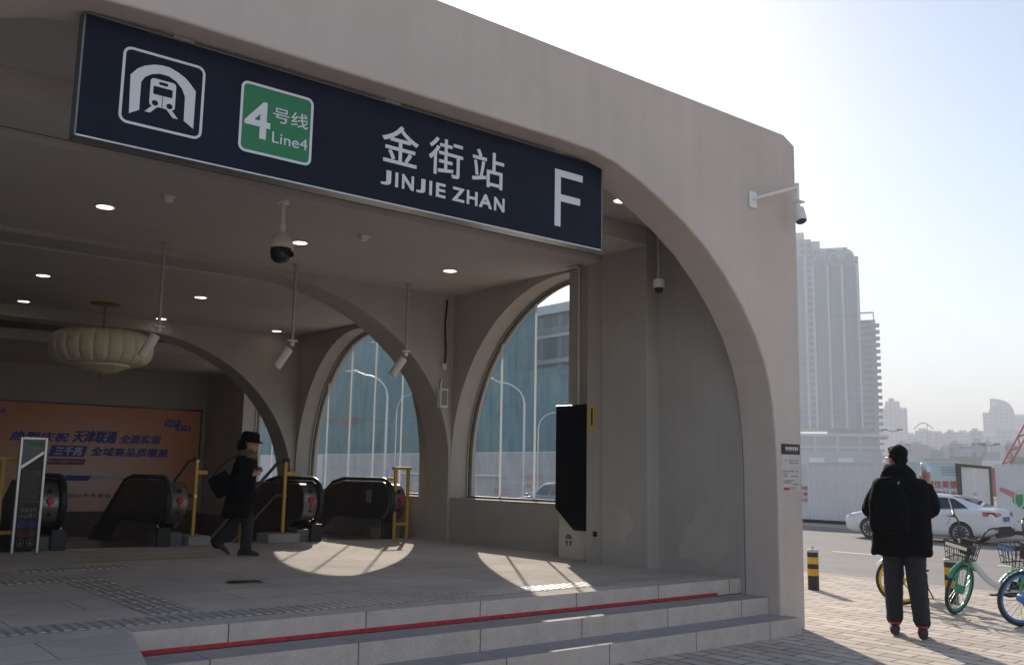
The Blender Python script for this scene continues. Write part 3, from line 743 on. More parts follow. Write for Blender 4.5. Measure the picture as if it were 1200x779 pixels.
A('slogan', MB().text('全域高品质覆盖', oA, U, V, 5.735, 7.405, 1.716, 1.915, .004, .032, .15), 'posterblue')
A('slogan_box', MB().prism([(4.88, 1.69), (5.60, 1.69), (5.66, 1.925), (4.94, 1.925)], 'y', AY - .004, AY - .001), 'posterblue')
A('boxed_lettering', MB().text('三千兆', (0, AY - .0042, 0), U, V, 4.99, 5.56, 1.72, 1.90, .003, .022, .2), 'signwhite')
A('red_strip', MB().prism([(4.76, 1.52), (5.60, 1.52), (5.64, 1.645), (4.80, 1.645)], 'y', AY - .004, AY - .001), 'posterred')
A('strip_lettering', MB().text('全城5G+千兆宽带+千兆Wi-Fi', (0, AY - .0042, 0), U, V, 4.86, 5.58, 1.555, 1.615, .002, .01), 'posterpale')
A('lower_band', MB().box(4.70, 7.37, AY - .004, AY - .001, 1.215, 1.29), 'posterpale')
A('band_block', MB().prism([(5.25, 1.18), (5.72, 1.18), (5.80, 1.295), (5.25, 1.295)], 'y', AY - .007, AY - .0042), 'posterblue'); A('band_block', MB().prism([(6.52, 1.2), (6.95, 1.2), (7.0, 1.295), (6.58, 1.295)], 'y', AY - .007, AY - .0042), 'posterblue')
A('event_line', MB().text('2022年冬奥会', oA, U, V, 5.34, 6.22, .82, .915, .003, .01), 'posternavy')
A('corner_logo', MB().prism([(7.28, 2.42), (7.62, 2.42), (7.66, 2.58), (7.30, 2.58)], 'y', AY - .004, AY - .001).prism([(7.56, 2.34), (7.88, 2.34), (7.90, 2.46), (7.58, 2.46)], 'y', AY - .004, AY - .001), 'posterblue')
A('logo_lettering', MB().text('5Gⁿ', (0, AY - .0042, 0), U, V, 7.32, 7.58, 2.45, 2.56, .002, .01).text('双千兆', (0, AY - .0042, 0), U, V, 7.60, 7.86, 2.36, 2.44, .002, .01), 'posterpale')
A('knot_mark', MB().ringprism(arc(3.95, 2.60, .05, .05, 0, 340, 17), arc(3.95, 2.60, .022, .022, 0, 340, 17), 'y', AY - .004, AY - .001).box(3.84, 4.06, AY - .004, AY - .001, 2.50, 2.512), 'posterblue')

# ------------------------------------------------------------------ escalators
ES = math.tan(R(30))
def esc_profile(off_top, front, zlow, zc, r, yb=14.25, yend=18.5, drop=0):
    """Y-Z outline: rounded newel, level run, then 30 degree descent"""
    p = arc(front + r, zc, r, r, 270, 90, 16)
    top = zc + r
    p += [(yb, top), (yend, top - (yend - yb) * ES)]
    low = zc - r
    p += [(yend, low - (yend - yb) * ES - drop), (yb, low - drop)]
    return p
def railpath(front, zc, r, yb=14.25, yend=18.5):
    p = [(a, b) for a, b in arc(front + r, zc, r, r, 255, 90, 16)]
    return p + [(13.4, zc + r), (yb - .2, zc + r), (yb + .15, zc + r - .06)] + [(yend, zc + r - (yend - yb) * ES)]
def balustrade(t, x, side):
    """side=+1: outer cladding lies towards +x of the handrail"""
    z0 = ZP; zc = z0 + .58; r = .30
    pts = [(x, y, z) for y, z in railpath(12.52, zc, r + .02)]
    b = part('balustrade', MB().prism(esc_profile(0, 12.56, 0, zc, r - .02), 'x', x - .025, x + .025), 'steel_dark', t, world=True, bevel=.004)
    part('handrail', MB().tube(pts, [(.042, .03)] * len(pts), 10), 'rubber', b, world=True, smooth=60)
    part('rail_guide', MB().tube([(x - side * .03, y, z) for y, z in railpath(12.555, zc, r - .025)], .012, 6), 'steel', b, world=True)
    # outer cladding: lower rounded box with brushed end cap
    xa, xb = (x + .028, x + .27) if side > 0 else (x - .27, x - .028)
    pr = arc(12.80, zc - .02, .24, .27, 270, 90, 14) + [(14.25, zc + .25), (18.5, zc + .25 - 4.25 * ES), (18.5, z0 - 4.25 * ES - 1.0), (14.6, z0 - 1.0), (13.0, z0 - 1.0), (13.0, z0 + .2)]
    c = part('cladding', MB().prism(pr, 'x', xa, xb), 'steel_dark', t, world=True, bevel=.02)
    pr = [(12.80 + (.245) * math.cos(R(a)), zc - .02 + .275 * math.sin(R(a))) for a in range(250, 109, -8)]
    pi = [(12.80 + (.238) * math.cos(R(a)), zc - .02 + .268 * math.sin(R(a))) for a in range(250, 109, -8)]
    part('end_cap', MB().prism(pr + pi[::-1], 'x', xa + .02, xb - .02), 'capsteel', c, world=True)
    xm = (xa + xb) / 2
    part('emergency_stop', MB().lathe([(.0001, -.045), (.035, -.045), (.042, -.03), (.042, 0)], 18, (xm, 12.556, zc + .02), 'y').box(xm - .008, xm + .008, 12.54, 12.556, zc - .09, zc - .02), 'redplastic', c, world=True)
    part('key_switch', MB().lathe([(.0001, -.012), (.02, -.012), (.02, 0)], 14, (xm, 12.575, zc - .14), 'y'), 'dark', c, world=True); part('indicator', MB().lathe([(.0001, -.012), (.03, -.012), (.03, 0)], 14, (xm, 12.59, zc + .14), 'y'), 'dark', c, world=True)
    part('skirt_box', MB().box(min(xa, x - .09), max(xb, x + .09), 12.70, 13.0, z0 + .001, z0 + .17), 'skirt', c, world=True, bevel=.006)
    part('skirt_cap', MB().box(x - .085, x + .085, 12.62, 12.699, z0 + .001, z0 + .25), 'rubber', c, world=True, bevel=.01)
    return b
def escalator(x0, x1, label):
    t = thing('escalator', label, 'escalator', ((x0 + x1) / 2, 13, ZP))
    balustrade(t, x0, -1); balustrade(t, x1, 1)
    part('floor_plate', MB().box(x0 + .06, x1 - .06, 12.72, 14.0, ZP - .06, ZP + .003), 'steel', t, world=True)
    sb = MB(); y, z = 14.0, ZP
    for k in range(22):
        dz = min(.2, .03 + k * .05) if k < 4 else .2
        sb.box(x0 + .06, x1 - .06, y + .003, y + .4, z - .35, z - .002); y += .4 if dz < .2 else .3464; z -= dz
    part('steps', sb, 'steel_dark', t, world=True)
    part('skirt_panel', MB().prism([(12.75, ZP + .003), (12.75, ZP + .28), (14.25, ZP + .28), (18.5, ZP + .28 - 4.25 * ES), (18.5, ZP - .1 - 4.25 * ES), (14.25, ZP - .1)], 'x', x0 + .028, x0 + .055)
         .prism([(12.75, ZP + .003), (12.75, ZP + .28), (14.25, ZP + .28), (18.5, ZP + .28 - 4.25 * ES), (18.5, ZP - .1 - 4.25 * ES), (14.25, ZP - .1)], 'x', x1 - .055, x1 - .028), 'steel', t, world=True)
    return t
escalator(3.02, 4.30, 'dark steel escalator at left, behind the information board')
E2 = escalator(6.50, 7.70, 'dark steel escalator at right, under the second arched window')
part('inner_notice', MB().box(7.660, 7.6735, 13.12, 13.25, 1.0, 1.2), 'papergrey', E2, world=True)

# stairs between the escalators
SS = thing('staircase', 'granite stairs going down between the two escalators', 'stairs', (5.4, 13, ZP))
ssb = MB(); y, z = 13.0, ZP
for k in range(30):
    ssb.box(4.62, 6.18, y, y + .3, z - .5, z - .155); y += .3; z -= .155
part('stair_flight', ssb, 'browngranite', SS, world=True)
part('kerb_block', MB().box(5.72, 6.2, 12.55, 12.95, ZP + .001, ZP + .13), 'concrete', SS, world=True, bevel=.01); part('kerb_block', MB().box(4.6, 4.9, 12.55, 12.95, ZP + .001, ZP + .13), 'concrete', SS, world=True, bevel=.01)
def barrier(name, label, x, rails):
    t = thing(name, label, 'handrail', (x, 12.75, ZP + .13))
    part('post', MB().box(-.022, .022, -.022, .022, .001, 1.0), 'yellowpaint', t, bevel=.006)
    part('cap', MB().box(-.05, .05, -.05, .02, 1.001, 1.05), 'blackplastic', t, bevel=.01)
    part('crossbar', MB().box(.023, .15, -.018, .018, .81, .865), 'yellowpaint', t, bevel=.006)
    for zz in rails:
        part('rail', MB().tube([(0, -.03, zz), (0, .25, zz), (0, 3.2, zz - 2.95 * .516)], .024, 10), 'steel', t, smooth=60)
    part('post', MB().box(-.025, .025, 1.45, 1.5, -1.0, .28), 'yellowpaint', t, bevel=.005)
    return t
barrier('stair_handrail', 'two-bar stair handrail with yellow post left of the right escalator', 6.02, (1.0, .52))
barrier('stair_handrail', 'yellow stair handrail post beside the emergency stop of the left escalator', 4.72, (1.0, .52))
def yframe(label, x0, x1, y, h, shelf):
    c = (x0 + x1) / 2; w = (x1 - x0) / 2
    t = thing('yellow_barrier', label, 'barrier', (c, y, ZP))
    for s in (-w, w): part('post', MB().box(s - .022, s + .022, -.022, .022, .001, h), 'yellowpaint', t, bevel=.005)
    part('top_rail', MB().box(-w - .05, w + .05, -.03, .03, h + .001, h + .045), 'yellowpaint', t, bevel=.006)
    part('lower_rail', MB().box(-w + .0225, w - .0225, -.018, .018, .2, .245), 'yellowpaint', t, bevel=.004)
    if shelf: part('side_arm', MB().box(-w - .15, -w - .0225, -.02, .02, h - .17, h - .12), 'yellowpaint', t, bevel=.004)
    return t
yframe('yellow steel barrier frame beside the wall, right of the right escalator', 7.80, 8.03, 12.62, 1.05, True)
yframe('yellow steel barrier frame behind the information board', 2.36, 2.80, 12.75, 1.08, False)

# information board
IB = thing('information_board', 'tall silver framed information board before the left escalator', 'information board', (2.61, 12.45, ZP))
part('frame', MB().box(-.15, -.12, -.03, .03, .001, 1.36).box(.12, .15, -.03, .03, .001, 1.36).box(-.1198, .1198, -.03, .03, 1.33, 1.36), 'alu', IB, bevel=.004)
part('panel', MB().box(-.119, .119, -.012, .012, .05, 1.329), 'screen', IB)
part('header', MB().prism([(-.118, 1.02), (.118, 1.20), (.118, 1.328), (-.118, 1.328)], 'y', -.016, -.0125), 'greyfabric', IB)
part('diagonal_bar', MB().prism([(-.119, .98), (.119, 1.165), (.119, 1.20), (-.119, 1.02)], 'y', -.024, -.0165), 'alu', IB)
part('green_label', MB().box(-.06, .10, -.019, -.0165, 1.26, 1.30), 'signgreen', IB)
tx = MB(); random.seed(5)
for k in range(13):
    z = .96 - k * .03 + (.0 if k else .0); x = -.09
    while x < .1 - (.04 if k % 4 == 3 else 0):
        w = random.uniform(.01, .02); tx.box(x, x + w, -.0145, -.0125, z - .008, z + .004); x += w + .005
part('small_print', tx, 'grey_mark', IB)
tx = MB().text('抓紧扶手', (0, -.0125, 0), U, V, -.085, .095, .475, .525, .002, .02).text('小心脚下', (0, -.0125, 0), U, V, -.085, .095, .41, .46, .002, .02)
part('bold_print', tx, 'papergrey', IB)
for k, (mm) in enumerate(('posterblue', 'posterblue', 'posterred', 'posterred', 'grey_mark', 'grey_mark')):
    x = -.055 + (k % 2) * .11; z = .33 - (k // 2) * .105
    part('icon', MB().ringprism(arc(x, z, .042, .042, 0, 340, 17), arc(x, z, .034, .034, 0, 340, 17), 'y', -.0145, -.0125).prism([(x - .02, z - .015), (x + .02, z - .02), (x + .015, z - .005), (x, z + .02)], 'y', -.0145, -.0125), mm, IB)

# ------------------------------------------------------------------ people
def remesh(o, vox, smooth_it=2, disp=0, dscale=.12):
    r = o.modifiers.new('remesh', 'REMESH'); r.mode = 'VOXEL'; r.voxel_size = vox; r.use_smooth_shade = True
    s = o.modifiers.new('smooth', 'SMOOTH'); s.factor = .5; s.iterations = smooth_it
    if disp:
        t = bpy.data.textures.new('folds', 'CLOUDS'); t.noise_scale = dscale; t.noise_depth = 2
        d = o.modifiers.new('folds', 'DISPLACE'); d.texture = t; d.strength = disp; d.mid_level = .5; d.texture_coords = 'LOCAL'
    bake(o)
    for p in o.data.polygons: p.use_smooth = True
    return o
def ering(cx, cy, z, rx, ry, n=20, pw=2.4):
    out = []
    for k in range(n):
        a = 2 * PI * k / n; c, s = math.cos(a), math.sin(a)
        out.append((cx + rx * abs(c) ** (2 / pw) * (1 if c > 0 else -1), cy + ry * abs(s) ** (2 / pw) * (1 if s > 0 else -1), z))
    return out
def limb(mb, pts, rs, seg=12):
    """tapered limb with round ends"""
    mb.tube(pts, rs, seg); mb.ball(pts[0], rs[0] if not isinstance(rs[0], tuple) else max(rs[0])); mb.ball(pts[-1], rs[-1] if not isinstance(rs[-1], tuple) else max(rs[-1]))
def smoothpath(pts, n=4):
    pts = [Vector(p) for p in pts]; out = []
    for i in range(len(pts) - 1):
        p0, p1, p2, p3 = pts[max(i - 1, 0)], pts[i], pts[i + 1], pts[min(i + 2, len(pts) - 1)]
        for k in range(n):
            t = k / n
            out.append(.5 * ((2 * p1) + (p2 - p0) * t + (2 * p0 - 5 * p1 + 4 * p2 - p3) * t * t + (3 * p1 - p0 - 3 * p2 + p3) * t ** 3))
    return out + [pts[-1]]
def hand(mb, wrist, d, palm_n, s=1.0, curl=.9, side=1):
    """palm and five curled fingers; d points along the hand, palm_n out of the palm, side=+1 puts the thumb on d x palm_n"""
    w, d, n = Vector(wrist), Vector(d).normalized(), Vector(palm_n).normalized()
    n = (n - d * n.dot(d)).normalized(); u = d.cross(n) * side
    pc = w + d * .05 * s
    mb.tube([w - d * .02 * s, w + d * .02 * s, w + d * .06 * s, w + d * .09 * s], [.026 * s, (.034 * s), (.038 * s), .034 * s], 10)
    for i, (off, L) in enumerate(((.030, .072), (.010, .082), (-.011, .076), (-.031, .060))):
        p = w + d * .085 * s + u * off * s; pts = [p - d * .02 * s]; dirv = d.copy(); ang = 0
        for seg, frac in ((0, .42), (1, .32), (2, .26)):
            ang += curl * (.35 + .45 * seg); dirv = d * math.cos(ang) + n * math.sin(ang)
            pts.append(pts[-1] + dirv * (L * frac + (.02 if seg == 0 else 0)) * s)
        limb(mb, pts, [.0095 * s, .0092 * s, .0085 * s, .0075 * s], 8)
    p = w + d * .025 * s + u * .028 * s
    limb(mb, [p, p + (d * .6 + u * .7 + n * .3).normalized() * .04 * s, p + (d * .6 + u * .7 + n * .3).normalized() * .04 * s + (d * .9 + n * .5).normalized() * .035 * s], [.013 * s, .011 * s, .009 * s], 8)
def head(mb, c, rotz, s=1.0):
    """skull, jaw, nose, ears; faces +y before rotz"""
    Rz = Matrix.Rotation(rotz, 3, 'Z'); c = Vector(c); w = lambda x, y, z: c + Rz @ (Vector((x, y, z)) * s)
    mb.ball(w(0, -.012, .035), .074 * s, .094 * s, .088 * s, rot=Rz); mb.ball(w(0, .012, -.035), .060 * s, .078 * s, .085 * s, rot=Rz)
    mb.ball(w(0, .055, -.085), .032 * s, .03 * s, .026 * s, rot=Rz)
    mb.tube([w(0, .088, .015), w(0, .108, -.022), w(0, .088, -.036)], [.010 * s, .016 * s, .013 * s], 8)
    mb.tube([w(-.022, .083, -.058), w(0, .092, -.057), w(.022, .083, -.058)], .009 * s, 6)
    mb.tube([w(-.05, .075, .03), w(0, .092, .034), w(.05, .075, .03)], .010 * s, 6)
    for q in (-1, 1): mb.ball(w(q * .075, -.005, -.01), .012 * s, .024 * s, .034 * s, rot=Rz)
    mb.tube([w(0, -.02, -.05), w(0, -.03, -.17)], [.055 * s, .060 * s], 12)
    return w

# --- the man at the kerb (faces away from the camera; +y is where he faces, +x his right)
man_loc = (8.95, 4.96, .004); man_rz = -R(61.0)
def lean(mb):
    mb.v = [(x + .085 * max(0, min(1, (z - .75) / .8)), y, z * .975) for x, y, z in mb.v]; return mb
hb = MB()
whead = head(hb, (-.125, .03, 1.745), R(38))
hb.loft([ering(0, 0, .86, .15, .11), ering(-.01, 0, 1.0, .16, .115), ering(-.03, 0, 1.15, .165, .12), ering(-.06, 0, 1.35, .19, .12), ering(-.09, 0, 1.48, .17, .10), ering(-.105, 0, 1.56, .07, .065)])
LEG = {-1: [(-.105, .02, .90), (-.115, .06, .48), (-.12, .06, .09)], 1: [(.075, -.02, .90), (.105, -.05, .48), (.13, -.11, .09)]}
for s in (-1, 1):
    limb(hb, smoothpath(LEG[s]), [.08 - .0045 * k for k in range(9)])
    x, y, z = LEG[s][2]; hb.tube([(x, y - .05, .05), (x, y + .16, .04)], [(.04, .035), (.04, .025)], 10)
ARML = [(-.27, 0, 1.47), (-.35, .08, 1.23), (-.26, .22, 1.47)]; ARMR = [(.08, 0, 1.47), (.19, .08, 1.24), (.15, .16, 1.50)]
for A_ in (ARML, ARMR): limb(hb, smoothpath(A_), [.05 - .0022 * k for k in range(9)])
hand(hb, ARMR[2], (-.05, .05, 1), (-.2, .9, .1), 1.0, .55, 1)
hand(hb, ARML[2], (.4, .3, .8), (.8, .2, 0), 1.0, .8, -1)
man = part('person', lean(hb), 'skin'); remesh(man, .007, 1)
man.location = man_loc; man.rotation_euler = (0, 0, man_rz)
tag(man, 'man in black hooded coat standing with his back turned, one hand raised holding pale plastic', 'person')
# coat with hood and sleeves
cb = MB()
cb.loft([ering(-.035, 0, .775, .27, .19), ering(-.035, 0, .80, .285, .20), ering(-.04, 0, .95, .28, .20), ering(-.055, 0, 1.10, .272, .195), ering(-.075, 0, 1.25, .28, .19),
         ering(-.09, 0, 1.40, .28, .17), ering(-.10, 0, 1.50, .235, .145), ering(-.11, .0, 1.57, .15, .115), ering(-.12, .01, 1.62, .105, .10), ering(-.12, .015, 1.65, .095, .09)])
limb(cb, smoothpath([(-.26, 0, 1.46), (-.35, .07, 1.235), (-.27, .19, 1.42)]), [.095, .10, .098, .095, .097, .09, .082, .075, .068])
limb(cb, smoothpath([(.07, 0, 1.46), (.205, .06, 1.24), (.155, .145, 1.44)]), [.095, .10, .10, .10, .102, .095, .085, .075, .066])
cb.loft([ering(-.10, -.12, 1.43, .13, .06), ering(-.10, -.135, 1.48, .17, .085), ering(-.11, -.12, 1.54, .175, .095), ering(-.115, -.085, 1.61, .15, .09), ering(-.12, -.055, 1.665, .125, .075), ering(-.12, -.04, 1.69, .10, .055)])
coat = part('hooded_coat', lean(cb), 'coatblack', man); remesh(coat, .011, 3, .030, .10)
tb = MB()
for s in (-1, 1):
    p = smoothpath(LEG[s]); p[-1] = Vector((p[-1].x, p[-1].y, .16)); limb(tb, [(p[0].x, p[0].y, .98)] + p[1:], [.112, .108, .102, .097, .092, .086, .082, .080, .080])
tb.loft([ering(-.015, 0, .80, .17, .125), ering(-.015, 0, .9, .18, .13), ering(-.02, 0, 1.0, .175, .125)])
tr_ = part('trousers', lean(tb), 'jeans', man); remesh(tr_, .01, 2, .020, .07)
for s in (-1, 1):
    x, y, z = LEG[s][2]
    sb = MB().loft([[(x + q * .047 * a, y + b, c) for q, b, c in ((-1, k, 0), (1, k, 0), (1, k, h), (-1, k, h))] for k, h, a in ((-.11, .05, .7), (-.10, .095, .95), (-.02, .105, 1), (.05, .09, 1), (.13, .06, 1.05), (.18, .035, .75))])
    sh = part('shoe', MB().add([(x + (px - x) * 1.12, y + (py - y) * 1.15 - .015, pz * 1.15) for px, py, pz in sb.v], sb.f), 'shoe', man); m_ = sh.modifiers.new('s', 'SUBSURF'); m_.levels = m_.render_levels = 2; bake(sh)
    part('shoe_collar', MB().loft([ering(x, y - .055, .104, .044, .056), ering(x, y - .06, .122, .044, .056)]), 'shoered', sh)
hr = MB(); Rz = Matrix.Rotation(R(38), 3, 'Z')
hr.ball(whead(0, -.03, .055), .086, .098, .088, rot=Rz, seg=20, n=12); hr.ball(whead(0, -.06, 0), .072, .055, .085, rot=Rz); hr.ball(whead(0, .045, .098), .06, .045, .03, rot=Rz)
for q in (-1, 1): hr.ball(whead(q * .066, -.015, .03), .018, .05, .05, rot=Rz)
h_ = part('hair', lean(hr), 'hair', man); remesh(h_, .006, 1, .018, .03)
gl = MB()
for q in (-1, 1): gl.tube([whead(q * .034 + .024 * math.cos(a), .105, .012 + .02 * math.sin(a)) for a in [2 * PI * k / 14 for k in range(14)]], .003, 5, closed=True).tube([whead(q * .06, .10, .016), whead(q * .08, .0, .012)], .003, 5)
part('glasses', lean(gl), 'blackplastic', man)
part('eye', lean(MB().ball(whead(-.033, .083, .012), .012)), 'signwhite', man)
part('eye', lean(MB().ball(whead(.033, .083, .012), .012)), 'signwhite', man)
# backpack on his back and the plastic in his hand
Tm = Matrix.Translation(man_loc) @ Matrix.Rotation(man_rz, 4, 'Z')
def local_thing(name, label, cat, p):
    t = thing(name, label, cat, Tm @ Vector(p), man_rz); return t
bp = local_thing('backpack', 'black backpack worn by the man in the hooded coat', 'backpack', (-.125, -.26, .975))
pr = []
for z, rx, ry, yy in ((0, .10, .05, .02), (.015, .165, .09, .01), (.10, .18, .115, 0), (.25, .18, .12, 0), (.38, .165, .11, .01), (.48, .13, .085, .03), (.53, .08, .05, .045), (.54, .03, .02, .05)):
    pr.append(ering(0, yy, z, rx, ry, 20, 3))
bb = part('bag_body', MB().loft(pr), 'coatblack', bp); remesh(bb, .01, 2, .035, .09)
part('front_pocket', MB().loft([ering(0, -.105, .05, .12, .03, 20, 4), ering(0, -.115, .07, .135, .04, 20, 4), ering(0, -.115, .24, .13, .04, 20, 4), ering(0, -.10, .27, .11, .03, 20, 4)]), 'coatblack', bp, smooth=60)
for s in (-1, 1): part('strap', MB().tube(smoothpath([(s * .10, .09, .46), (s * .12 + .03, .20, .52), (s * .13 + .05, .36, .48), (s * .14 + .05, .42, .30)]), [(.03, .008)] * 13, 8), 'coatblack', bp, smooth=60)
part('zip_pull', MB().tube([(.10, -.03, .50), (.075, -.06, .43)], .007, 6).ball((.10, -.14, .20), .012, seg=6, n=4), 'alu', bp)
pm = MB()
for k in range(5):
    pm.ball((random.uniform(-.02, .02), random.uniform(-.02, .02), .03 + k * .022), .045 - abs(k - 2) * .005, .03, .04, seg=10, n=6)
pb = part('plastic_wrap', pm, 'film'); remesh(pb, .006, 1, .03, .03)
pb.location = Tm @ Vector((.215, .20, 1.52)); pb.rotation_euler = (0, 0, man_rz); tag(pb, 'crumpled pale blue plastic held up in the man\'s right hand', 'plastic wrap')

# --- the woman walking through the hall (+y is her walking direction)
wl = (4.66, 11.05, ZP + .003); wrz = -R(124)
hb = MB()
ww = head(hb, (0, .075, 1.325), R(-10), .92)
hb.loft([ering(0, 0, .72, .13, .10), ering(0, 0, .85, .13, .10), ering(0, .01, 1.0, .14, .10), ering(0, .03, 1.12, .15, .09), ering(0, .045, 1.19, .06, .055)])
WL = {1: [(.07, 0, .76), (.075, .10, .42), (.08, .10, .07)], -1: [(-.07, -.01, .76), (-.075, -.06, .42), (-.08, -.27, .13)]}
for s in (-1, 1):
    limb(hb, smoothpath(WL[s]), [.07 - .0035 * k for k in range(9)])
    x, y, z = WL[s][2]
    hb.tube([(x, y - .02, z - .02), (x, y + .06, z - .045)], [(.03, .025), (.03, .012)], 10)
WA = {1: [(.17, .02, 1.11), (.20, -.04, .86), (.12, .13, .96)], -1: [(-.17, .03, 1.11), (-.2, .0, .86), (-.1, .14, 1.0)]}
for s in (-1, 1):
    limb(hb, smoothpath(WA[s]), [.042 - .002 * k for k in range(9)])
    hand(hb, WA[s][2], (-.4 * s, .8, .25), (-.8 * s, -.3, -.2), .88, .8, s)
wo = part('person', hb, 'skin'); remesh(wo, .007, 1)
wo.location = wl; wo.rotation_euler = (0, 0, wrz)
tag(wo, 'woman in dark hat and long black coat walking through the shaded hall', 'person')
cb = MB()
cb.loft([ering(0, -.03, .44, .21, .19), ering(0, -.03, .47, .215, .195), ering(0, -.01, .62, .20, .175), ering(0, 0, .78, .19, .155), ering(0, .015, .95, .195, .15), ering(0, .03, 1.08, .195, .135), ering(0, .045, 1.15, .15, .11), ering(0, .06, 1.20, .09, .08)])
for s in (-1, 1): limb(cb, smoothpath([WA[s][0], WA[s][1], Vector(WA[s][2]) - Vector((0, .03, 0))]), [.075, .078, .078, .074, .072, .066, .06, .055, .05])
part_ = part('long_coat', cb, 'coatblack', wo); remesh(part_, .01, 3, .024, .09)
tb = MB()
for s in (-1, 1):
    p = smoothpath(WL[s]); limb(tb, p, [.095, .09, .085, .08, .078, .074, .07, .068, .066])
part_ = part('trousers', tb, 'jeans', wo); remesh(part_, .009, 2, .014, .06)
for s in (-1, 1):
    x, y, z = WL[s][2]; tl = .9 if s < 0 else 0
    rows = []
    for k, h, a in ((-.08, .05, .7), (-.07, .09, .95), (0, .10, 1), (.05, .08, 1), (.11, .05, 1), (.15, .03, .7)):
        ring = []
        for q, c in ((-1, 0), (1, 0), (1, h), (-1, h)):
            yy, zz = k - .10, c
            ca, sa = math.cos(tl), math.sin(tl)
            ring.append((x + q * .052 * a, y + .115 + yy * 1.15 * ca + zz * sa * .6, max(0, z - .07 + .0) * (1 if s < 0 else 0) * .2 + zz * ca - yy * sa * .55))
        rows.append(ring)
    sh = part('shoe', MB().loft(rows), 'shoe', wo); m_ = sh.modifiers.new('s', 'SUBSURF'); m_.levels = m_.render_levels = 2; bake(sh)
ht = MB().lathe([(.0001, .135), (.06, .133), (.085, .115), (.095, .06), (.098, .035), (.13, .022), (.135, .016), (.128, .012), (.09, .02), (.0001, .02)], 28)
part_ = part('hat', MB().add([Vector((0, .075, 1.325)) + Matrix.Rotation(R(-6), 3, 'X') @ Vector((x * 1.1, y * 1.2 - .012, z * 1.08 + .006)) for x, y, z in ht.v], ht.f), 'coatblack', wo, smooth=50)
fb = MB().loft([ering(0, .03, 1.13, .15, .12), ering(0, .035, 1.17, .155, .125), ering(0, .045, 1.225, .12, .105), ering(0, .04, 1.25, .09, .08)])
part_ = part('fur_collar', fb, 'fur', wo); remesh(part_, .009, 1, .05, .025)
fb = MB().ball((0, -.015, 1.30), .082, .07, .09); part_ = part('hair', fb, 'hair', wo); remesh(part_, .008, 1, .015, .03)
Tw = Matrix.Translation(wl) @ Matrix.Rotation(wrz, 4, 'Z')
hbag = thing('shoulder_bag', 'dark shoulder bag hanging behind the walking woman', 'bag', Tw @ Vector((.16, -.22, .86)), wrz)
hbb = part('bag_body', MB().loft([ering(0, 0, -.16, .05, .10, 16, 4), ering(0, 0, -.14, .065, .125, 16, 4), ering(0, 0, .02, .06, .13, 16, 4), ering(0, 0, .10, .035, .11, 16, 4)]), 'coatblack', hbag); remesh(hbb, .008, 2, .012, .06)
hbb.rotation_euler = (R(32), 0, 0)
part('strap', MB().tube(smoothpath([(0, -.10, .06), (.0, .02, .22), (-.01, .20, .33)]), [(.012, .005)] * 9, 6), 'coatblack', hbag, smooth=60)

# ------------------------------------------------------------------ bollards
def bollard(label, loc):
    t = thing('bollard', label, 'bollard', loc); t['group'] = 'striped kerb bollards'
    part('post', MB().lathe([(.075, .0), (.075, .515), (.068, .53), (.0001, .531)], 24), 'blackplastic', t, smooth=40)
    part('yellow_band', MB().lathe([(.0765, .19), (.0765, .28)], 24).lathe([(.0765, .345), (.0765, .435)], 24), 'yellowpaint', t, smooth=40)
    part('cap', MB().lathe([(.078, .50), (.078, .522), (.07, .534), (.0001, .536)], 24), 'alu_matt', t, smooth=40)
    part('ring', MB().tube([(.022 * math.cos(a), 0, .556 + .022 * math.sin(a)) for a in [2 * PI * k / 12 for k in range(12)]], .005, 6, closed=True), 'steel', t)
    return t
b0 = bollard('black and yellow striped bollard standing alone beside the building corner', (11.45, 7.68, 0))
dup(b0, (11.75, 5.92, 0), label='black and yellow striped bollard behind the green front wheel of a bicycle', group='striped kerb bollards')

